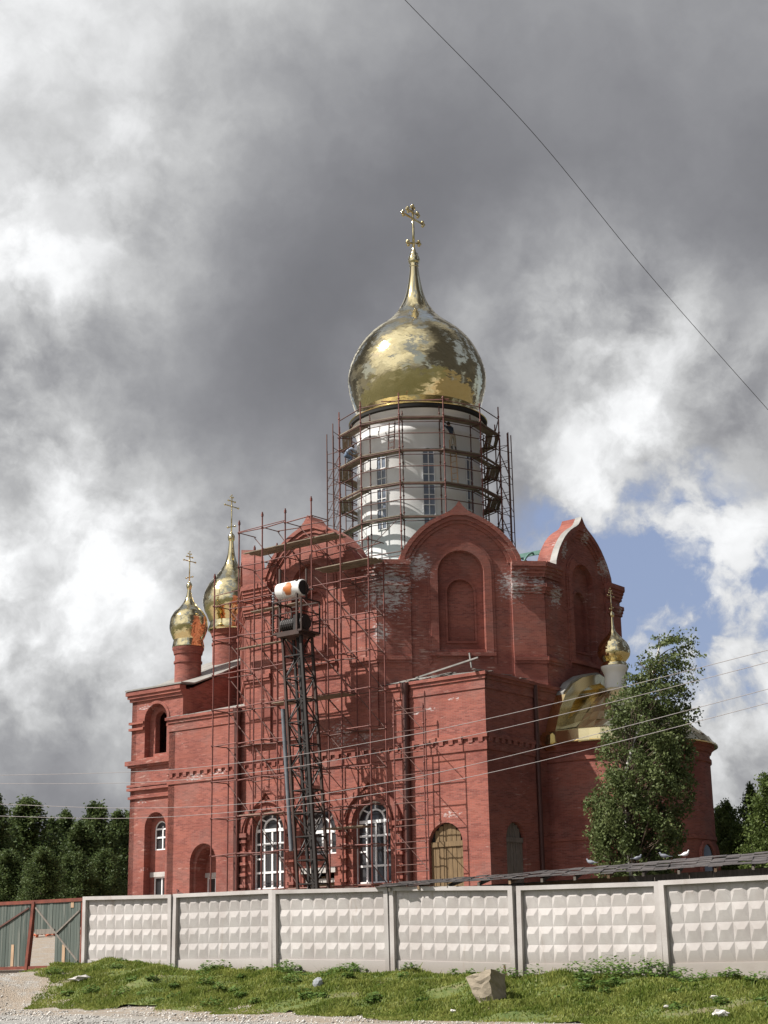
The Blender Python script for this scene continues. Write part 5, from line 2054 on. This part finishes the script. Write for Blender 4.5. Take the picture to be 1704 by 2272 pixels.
# ------------------------------------------------------------------ pigeons
def pigeon(loc, rz, mat, label, group=None):
    root = empty('pigeon', loc, rz)
    root.scale = (.8, .8, .8)
    tag(root, label, 'bird', group)
    sc = 1.0
    bd = MB()
    pr = [(-.20, .012, .115), (-.15, .02, .115), (-.09, .05, .12), (-.02, .068, .13), (.05, .062, .145), (.09, .045, .165), (.115, .032, .20), (.125, .03, .225), (.14, .026, .238), (.155, .012, .238)]
    bd.tube([(x, 0, z) for x, r, z in pr], [r for x, r, z in pr], 10)
    bd.build('body', mat, root, smooth=True)
    bk = MB()
    bk.tube([(.152, 0, .236), (.185, 0, .228)], [.01, .002], 6)
    bk.build('beak', M['hoist'], root)
    tl = MB()
    tl.box(-.27, -.14, -.03, .03, .105, .118)
    tl.build('tail', mat, root)
    for s_ in (-1, 1):
        lg = MB()
        lg.tube([(.0, s_ * .025, .08), (.005, s_ * .025, .0)], .006, 5)
        lg.build('leg', M['gate_red'], root)


pigeon(shed_pt(.515, .95), 2.6, M['pigeon'], 'grey pigeon on the shed roof in front of the birch crown\'s left edge')
pigeon(shed_pt(.625, .95), .4, M['pigeon'], 'grey pigeon on the shed roof right below the pale birch trunk')
pigeon(shed_pt(.685, .95), 3.0, M['pigeon'], 'grey pigeon sitting on the shed roof between another grey pigeon and the white one')
pigeon(shed_pt(.733, .95), -.8, M['pigeon_white'], 'white pigeon on the shed roof below the brick apse')


# ------------------------------------------------------------------ trees
def leaf_cards(centers, size, rng, flat=0.35):
    """two-triangle leaf sprays at the given points, random facing with a bias to the sky"""
    n = len(centers)
    nrm = rng.normal(0, 1, (n, 3))
    nrm[:, 2] += flat
    nrm /= np.linalg.norm(nrm, axis=1)[:, None]
    a = np.cross(nrm, rng.normal(0, 1, (n, 3)))
    a /= np.linalg.norm(a, axis=1)[:, None]
    b = np.cross(nrm, a)
    sz = (size * rng.uniform(.6, 1.35, n))[:, None]
    v = np.stack([centers - a * sz, centers + b * sz * .55 + nrm * sz * .12, centers + a * sz, centers - b * sz * .55 + nrm * sz * .12], 1).reshape(-1, 3)
    q = np.arange(4 * n).reshape(n, 4)
    return v, q


def birch():
    base = at(1400, 2000, 66)
    u, s = us(base.x, base.y)
    base.z = zground(u, s)
    root = empty('birch_tree', base)
    tag(root, 'wind blown birch tree in front of the gilded apse roof', 'tree')
    rng = np.random.default_rng(21)
    env = [(1398, 1462, 1500), (1430, 1428, 1516), (1470, 1406, 1524), (1520, 1378, 1528), (1560, 1350, 1532), (1600, 1342, 1532), (1650, 1328, 1528), (1700, 1322, 1532), (1750, 1312, 1536), (1800, 1305, 1528), (1850, 1303, 1515), (1900, 1305, 1500), (1945, 1312, 1490), (1990, 1330, 1470)]
    rows = []
    for (y, xl, xr) in env:
        p, q = at(xl, y, 66), at(xr, y, 66)
        rows.append((p.z - base.z, (p.x + q.x) / 2 - base.x, (q.x - p.x) / 2))
    rows = np.array(rows[::-1])
    zs, cx, hw = rows[:, 0], rows[:, 1], rows[:, 2]
    zmin, zmax = zs[0], zs[-1]
    # trunk
    tp = [(0.05 * sin(i * .9), 0.05 * cos(i * 1.3), i * zmax * .95 / 12) for i in range(13)]
    tp = [(x + np.interp(z, [0, zmax * .5, zmax], [0, .1, cx[-1] * .95]), y, z) for x, y, z in tp]
    mb = MB()
    mb.tube(tp, .17, 10, .02)
    mb.build('trunk', M['birch_bark'], root, smooth=True)
    # limbs and drooping twigs with leaf sprays along them
    lb = MB()
    cs = []
    zg_ = np.linspace(zmin, zmax - .05, 200)
    wgt = np.interp(zg_, zs, hw) ** 1.5
    wgt /= wgt.sum()
    for k in range(1250):
        z1 = rng.choice(zg_, p=wgt)
        hwz, cxz = np.interp(z1, zs, hw), np.interp(z1, zs, cx)
        th = rng.uniform(0, 2 * pi)
        rr = hwz * rng.random() ** .42
        if sin(th * 2.0 + z1 * 1.3) * sin(z1 * 2.6 + 1.0 + th) > .35 and rng.random() < .8:
            continue
        rr *= 1 + .16 * sin(z1 * 3.1 + 2 * th)
        # sprays keep to boughs: pull the angle towards a few bough directions that change with height
        bough = round(th / 1.05 + z1 * .6) * 1.05 - z1 * .63
        th = th * .55 + bough * .45
        end = np.array([cxz + rr * cos(th), .9 * rr * sin(th), z1])
        z0 = max(z1 - rng.uniform(.4, 1.3) * (.3 + rr), zmin * .6)
        f = z0 / (zmax * .95) * 12
        i = int(np.clip(f, 0, 11))
        p0 = np.array(tp[i]) * (1 - (f - i)) + np.array(tp[i + 1]) * (f - i)
        p1 = p0 + (end - p0) * .55 + np.array([0, 0, .25])
        if k % 3 == 0:
            lb.tube([(1 - t) ** 2 * p0 + 2 * t * (1 - t) * p1 + t * t * end for t in np.linspace(0, 1, 6)], .03, 4, .006)
        topf = sstep(.55, .95, z1 / zmax)
        L = rng.uniform(.35, .9) * (1 + .5 * topf)
        dr = np.array([.35 + .9 * topf + rng.normal(0, .4), rng.normal(0, .5), -.55 + .75 * topf + rng.normal(0, .25)])
        dr /= np.linalg.norm(dr)
        m = int(rng.integers(34, 62) * (1 - .35 * topf))
        f = rng.uniform(-.35, 1, m)[:, None]
        cs.append(end + dr * L * f + rng.normal(0, .10 - .045 * topf, (m, 3)) + np.array([0, 0, -.10]) * f * f)
    lb.build('branches', M['bark'], root, smooth=True)
    cs = np.concatenate(cs)
    hwz = np.interp(cs[:, 2], zs, hw)
    cxz = np.interp(cs[:, 2], zs, cx)
    up_ = np.clip((cs[:, 2] / zmax - .5) / .4, 0, 1)
    keep = (np.hypot(cs[:, 0] - cxz, cs[:, 1]) < hwz * 1.06 + .12 + (cs[:, 0] > cxz) * up_ * .75) & (cs[:, 2] < zmax + .3) & (cs[:, 2] > zmin - .8)
    cs = cs[keep]
    v, q = leaf_cards(cs, .073, rng)
    tone = np.clip(.45 + .2 * np.sin(cs[:, 2] * 2.1) * np.sin(cs[:, 0] * 2.7 + cs[:, 1] * 1.9) + rng.normal(0, .13, len(q)), 0, 1)
    np_obj('crown', v, q, LEAF_BIRCH, root, tone)


birch()


def make_tree(seed, h, w, pointed, nlf, leaf, mat, bark, trunk_h=.12):
    """crown of leaf sprays held on whorls of limbs; the outline is uneven and has gaps"""
    rng = np.random.default_rng(seed)
    root = empty('tree')
    mb = MB()
    tp = [(0.12 * sin(i + seed), .12 * cos(i * 1.4 + seed), h * .97 * i / 9) for i in range(10)]
    mb.tube(tp, .16, 8, .025)
    mb.build('trunk', bark, root, smooth=True)
    lb = MB()
    cs = []
    nl = 95
    for k in range(nl):
        f = (k + rng.random()) / nl
        z0 = h * (trunk_h + (.97 - trunk_h) * f)
        prof = (1 - f) ** pointed * min(1, (f + .12) / .3)
        prof *= rng.uniform(.5, 1.2)
        R = w * prof + .15
        th = k * 2.4 + rng.normal(0, .4)
        up = rng.uniform(.15, .5) * R
        p0 = np.array([0, 0, z0])
        p3 = np.array([R * cos(th), R * sin(th), z0 + up])
        lb.tube([p0, (p0 + p3) / 2 + np.array([0, 0, .1]), p3], .045, 4, .012)
        m = int(nlf / nl * (.35 + prof * 1.3))
        t = rng.uniform(.15, 1.05, m) ** .7
        pts = p0 + (p3 - p0) * t[:, None]
        clump = rng.normal(0, .15 + .10 * w * prof, (m, 3)) * np.array([1, 1, 1.35])
        cs.append(pts + clump)
    lb.build('branches', bark, root)
    cs = np.concatenate(cs)
    v, q = leaf_cards(cs, leaf, rng)
    # separate sprays catch more or less yellow
    tone = np.clip(.42 + .22 * np.sin(cs[:, 2] * 1.7 + seed) * np.sin(cs[:, 0] * 2.1 + cs[:, 1] * 1.3) + rng.normal(0, .2, len(q)), 0, 1)
    np_obj('crown', v, q, mat, root, tone)
    return root


PROTO = []
for sd_, h_, w_, pt_, mat_ in ((1, 14, 2.9, .55, LEAF_DARK), (2, 14, 3.5, .42, LEAF_DARK), (3, 14, 3.0, .68, LEAF_DARK), (4, 14, 3.6, .45, LEAF_LIGHT)):
    PROTO.append([make_tree(sd_, h_, w_, pt_, 16000, .165, mat_, M['bark'] if sd_ != 3 else M['birch_bark']), h_, False])


def put_tree(kind, x, ytop, Y, widen, label, group):
    top = at(x, ytop, Y)
    u, s = us(top.x, top.y)
    zg = zground(u, s)
    pr = PROTO[kind]
    if not pr[2]:
        root = pr[0]
        pr[2] = True
    else:
        root = copy_tree(pr[0])
    sc = (top.z - zg) / pr[1]
    root.location = (top.x, top.y, zg)
    root.scale = (sc * widen, sc * widen, sc)
    root.rotation_euler = (0, 0, random.uniform(0, 6.28))
    tag(root, label, 'tree', group)


GL = 'trees in the wood left of the church'
for k, (kd, x, y, Y, wd_, lb_) in enumerate([
        (0, 62, 1768, 118, 1.35, 'tallest pointed tree of the left wood, above the green gate'),
        (2, -12, 1752, 112, 1.1, 'tree cut off by the left edge of the photo'),
        (1, 26, 1815, 124, 1.0, 'lower tree filling the gap beside the leftmost tree'),
        (2, 115, 1812, 126, 1.0, 'short slim treetop right of the tallest pointed tree'),
        (0, 146, 1795, 130, .95, 'thin treetop halfway along the left wood'),
        (1, 182, 1822, 121, 1.15, 'round bushy tree just left of the second tallest peak'),
        (0, 213, 1778, 124, 1.05, 'second tallest peak of the left wood, nearer the church'),
        (2, 262, 1796, 128, 1.1, 'tree whose crown meets the narthex corner, with a yellowish side'),
        (1, 290, 1803, 131, 1.1, 'tree mostly hidden behind the narthex'),
        (1, 95, 1880, 104, 1.25, 'low dark bushy tree standing in front of the left wood'),
        (1, 170, 1890, 108, 1.3, 'low broad tree at the front of the left wood, right of another low dark one'),
        (1, 235, 1885, 110, 1.2, 'low tree in front of the left wood, nearest the narthex'),
        (1, 20, 1885, 106, 1.3, 'low shrubby tree in front of the left wood at the photo edge')]):
    put_tree(kd, x, y, Y, wd_, lb_, GL)
GR = 'trees right of the apse'
for (kd, x, y, Y, wd_, lb_) in [
        (3, 1712, 1715, 78, 1.0, 'large light green tree cut off by the right edge of the photo'),
        (2, 1664, 1735, 90, .8, 'slim dark tree rising between the apse and the large light green tree'),
        (3, 1612, 1778, 96, .8, 'smaller light green tree behind the shed, near the apse'),
        (0, 1593, 1788, 102, .9, 'narrow tree right beside the apse wall'),
        (3, 1640, 1830, 84, 1.0, 'low bushy green tree above the shed roof on the right')]:
    put_tree(kd, x, y, Y, wd_, lb_, GR)

# ------------------------------------------------------------------ wires


def plane_s(x, y, s):
    d = ray(x, y)
    t = ((P0 - EYE).dot(E2) + s) / d.dot(E2)
    return EYE + d * t


def smooth_pts(pts, n=60):
    P = [Vector(p) for p in pts]
    out = []
    for i in range(len(P) - 1):
        p0, p1, p2, p3 = P[max(i - 1, 0)], P[i], P[i + 1], P[min(i + 2, len(P) - 1)]
        for k in range(n // (len(P) - 1)):
            f = k / (n // (len(P) - 1))
            out.append(0.5 * ((2 * p1) + (p2 - p0) * f + (2 * p0 - 5 * p1 + 4 * p2 - p3) * f * f + (3 * p1 - p0 - 3 * p2 + p3) * f ** 3))
    out.append(P[-1])
    return out


WIRES = [([(-120, 1722), (283, 1713), (570, 1688), (850, 1642), (1077, 1596), (1400, 1520), (1760, 1428)], 'topmost of the four pale wires crossing in front of the church'),
         ([(-120, 1738), (283, 1737), (570, 1713), (850, 1668), (1079, 1624.5), (1400, 1547.6), (1760, 1455)], 'second from the top of the four pale wires crossing in front of the church'),
         ([(-120, 1779), (0, 1784), (283, 1793), (570, 1781), (850, 1738), (1079, 1689.6), (1400, 1609), (1760, 1514)], 'third from the top of the four pale wires crossing in front of the church'),
         ([(-120, 1804), (0, 1810.5), (283, 1815.6), (570, 1797), (850, 1759), (1081, 1715.8), (1400, 1639), (1760, 1545)], 'lowest of the four pale wires crossing in front of the church')]
for pts, lab in WIRES:
    mb = MB()
    mb.tube(smooth_pts([plane_s(x, y, 1.2) for x, y in pts], 70), .0085, 5)
    o = mb.build('overhead_wire', M['wire'], smooth=True)
    tag(o, lab, 'wire', 'pale wires in front of the church')
mb = MB()
mb.tube(smooth_pts([at(x, y, Y) for x, y, Y in ((820, -90, 23), (899, 0, 24), (1181, 293, 26), (1438, 606, 28.5), (1704, 909, 31.5), (1800, 1015, 33))], 60), .0062, 5)
o = mb.build('overhead_wire', M['cable'], smooth=True)
tag(o, 'single dark cable slanting across the clouds at upper right', 'wire')


# ------------------------------------------------------------------ stones, litter, odds and ends
def on_ground(x, y):
    """first point of the terrain along the ray through photo pixel (x, y)"""
    d = ray(x, y)
    t = 20.0
    while t < 140:
        p = EYE + d * t
        u, s = us(p.x, p.y)
        zz = zground(u, s) + (.03 + bank_bump(u, s) if in_bank(u, s) else 0)
        if p.z < zz:
            return p
        t += .08
    return EYE + d * 45


def rock(name, loc, pts, faces, mat, label, cat):
    mb = MB()
    mb.add(pts, faces)
    o = mb.build(name, mat)
    o.location = loc
    bm = bmesh.new()
    bm.from_mesh(o.data)
    bmesh.ops.subdivide_edges(bm, edges=bm.edges[:], cuts=3, use_grid_fill=True)
    rng = random.Random(len(pts))
    for v in bm.verts:
        v.co += Vector((rng.gauss(0, .012), rng.gauss(0, .012), rng.gauss(0, .012)))
    bm.to_mesh(o.data)
    bm.free()
    tag(o, label, cat)
    return o


# big block: pale broad face to the left, darker broken face to the right
bp = on_ground(1085, 2222)
u_, s_ = us(bp.x, bp.y)
kx = 1 / 82.0
blk = [(-.52, -.10, .56), (-.36, -.22, .18), (-.20, -.30, -.12), (.12, -.38, -.10), (.06, -.36, .72), (.02, -.40, .45),
       (.40, .10, .60), (.44, .10, .2), (.46, .05, -.1), (-.30, .45, .62), (-.3, .4, -.1), (.2, .5, .58), (.2, .5, -.1)]
rock('boulder', bp + Vector((0, .25, 0)), blk,
     [(0, 1, 5, 4), (1, 2, 3, 5), (4, 5, 7, 6), (5, 3, 8, 7), (0, 4, 6, 11, 9), (9, 10, 2, 1, 0), (11, 12, 10, 9), (6, 7, 8, 12, 11), (2, 10, 12, 8, 3)], M['boulder'],
     'big pale angular stone block standing in the grass before the fence', 'boulder')


def lump(name, loc, rx, ry, rz, mat, label, cat, seed, rough=.18):
    rng = random.Random(seed)
    bm = bmesh.new()
    bmesh.ops.create_icosphere(bm, subdivisions=2, radius=1)
    for v in bm.verts:
        k = 1 + rng.gauss(0, rough)
        v.co = Vector((v.co.x * rx * k, v.co.y * ry * k, v.co.z * rz * k))
    me = bpy.data.meshes.new(name)
    bm.to_mesh(me)
    bm.free()
    me.materials.append(mat)
    o = bpy.data.objects.new(name, me)
    COL.objects.link(o)
    o.location = loc
    tag(o, label, cat)
    return o


p = on_ground(705, 2188)
lump('stone', p + Vector((0, 0, .06)), .15, .13, .17, M['greystone'], 'grey rounded stone half hidden by weeds on the bank', 'stone', 4, .06)
p = on_ground(186, 2172)
lump('rubble_heap', p, .36, .22, .10, M['lintel'], 'pale flat patch of mortar rubble at the left end of the bank', 'rubble', 5, .2)
p = on_ground(1140, 2162)
lump('stone', p + Vector((0, 0, .02)), .16, .14, .07, M['lintel'], 'flat pale stone against the fence foot beside the boulder', 'stone', 6, .12)
for (x, y, sx, lab, sd_) in ((1005, 2250, .07, 'scrap of white paper at the grass edge left of the boulder', 1), (1478, 2240, .06, 'small white scrap standing in the grass right of the boulder', 2), (1583, 2220, .085, 'flat white paper slip highest up in the right-hand grass', 3), (1597, 2256, .13, 'crumpled white plastic bag, largest litter in the right-hand grass', 8)):
    p = on_ground(x, y)
    lump('litter', p + Vector((0, -.05, .07)), sx, sx * .5, sx * .5, M['litter'], lab, 'litter', sd_, .25)
# bent iron by the fence foot
mb = MB()
q = world(3.6, -.25, zfence(3.6) + .02)
mb.tube([q + E1 * -.5, q + E1 * .2, q + E1 * .28 + Vector((0, 0, .05)), q + E1 * .22 + Vector((0, 0, .32))], .025, 6)
o = mb.build('iron_bracket', M['rebar'])
tag(o, 'bent rusty iron lying at the fence foot beside the boulder', 'scrap iron')
mb = MB()
q = world(-8.25, 0, 3.64)
mb.tube([q + Vector((0, 0, -.02)), q + Vector((0, 0, .10)) - E1 * .06, q + E1 * -.12 + Vector((0, 0, .16))], [.05, .04, .012], 6)
mb.tube([q + Vector((0, 0, .03)), q + E1 * .16 + Vector((0, 0, .02))], [.05, .015], 6)
o = mb.build('iron_stub', M['rebar'])
tag(o, 'rusty bent stub of iron on top of the fence, second joint from the gate', 'scrap iron')

# heap of bricks in the yard, seen through the hole in the gate
c = on_ground(98, 2078)
mb = MB()
rj = random.Random(2)
for i in range(130):
    r = rj.random() ** .6 * 1.5
    a = rj.uniform(0, 6.28)
    z = (1.5 - r) * .55 * rj.random()
    d = Vector((rj.gauss(0, 1), rj.gauss(0, 1), rj.gauss(0, .3))).normalized()
    q = c + Vector((r * cos(a) * 1.6, r * sin(a), z + .04))
    mb.bar(q - d * .125, q + d * .125, .12, .065)
o = mb.build('brick_pile', simple('loose_bricks', (0.42, 0.12, 0.06), .9, var=.4, scale=4))
tag(o, 'heap of red bricks in the yard seen through the gate hole', 'brick pile')
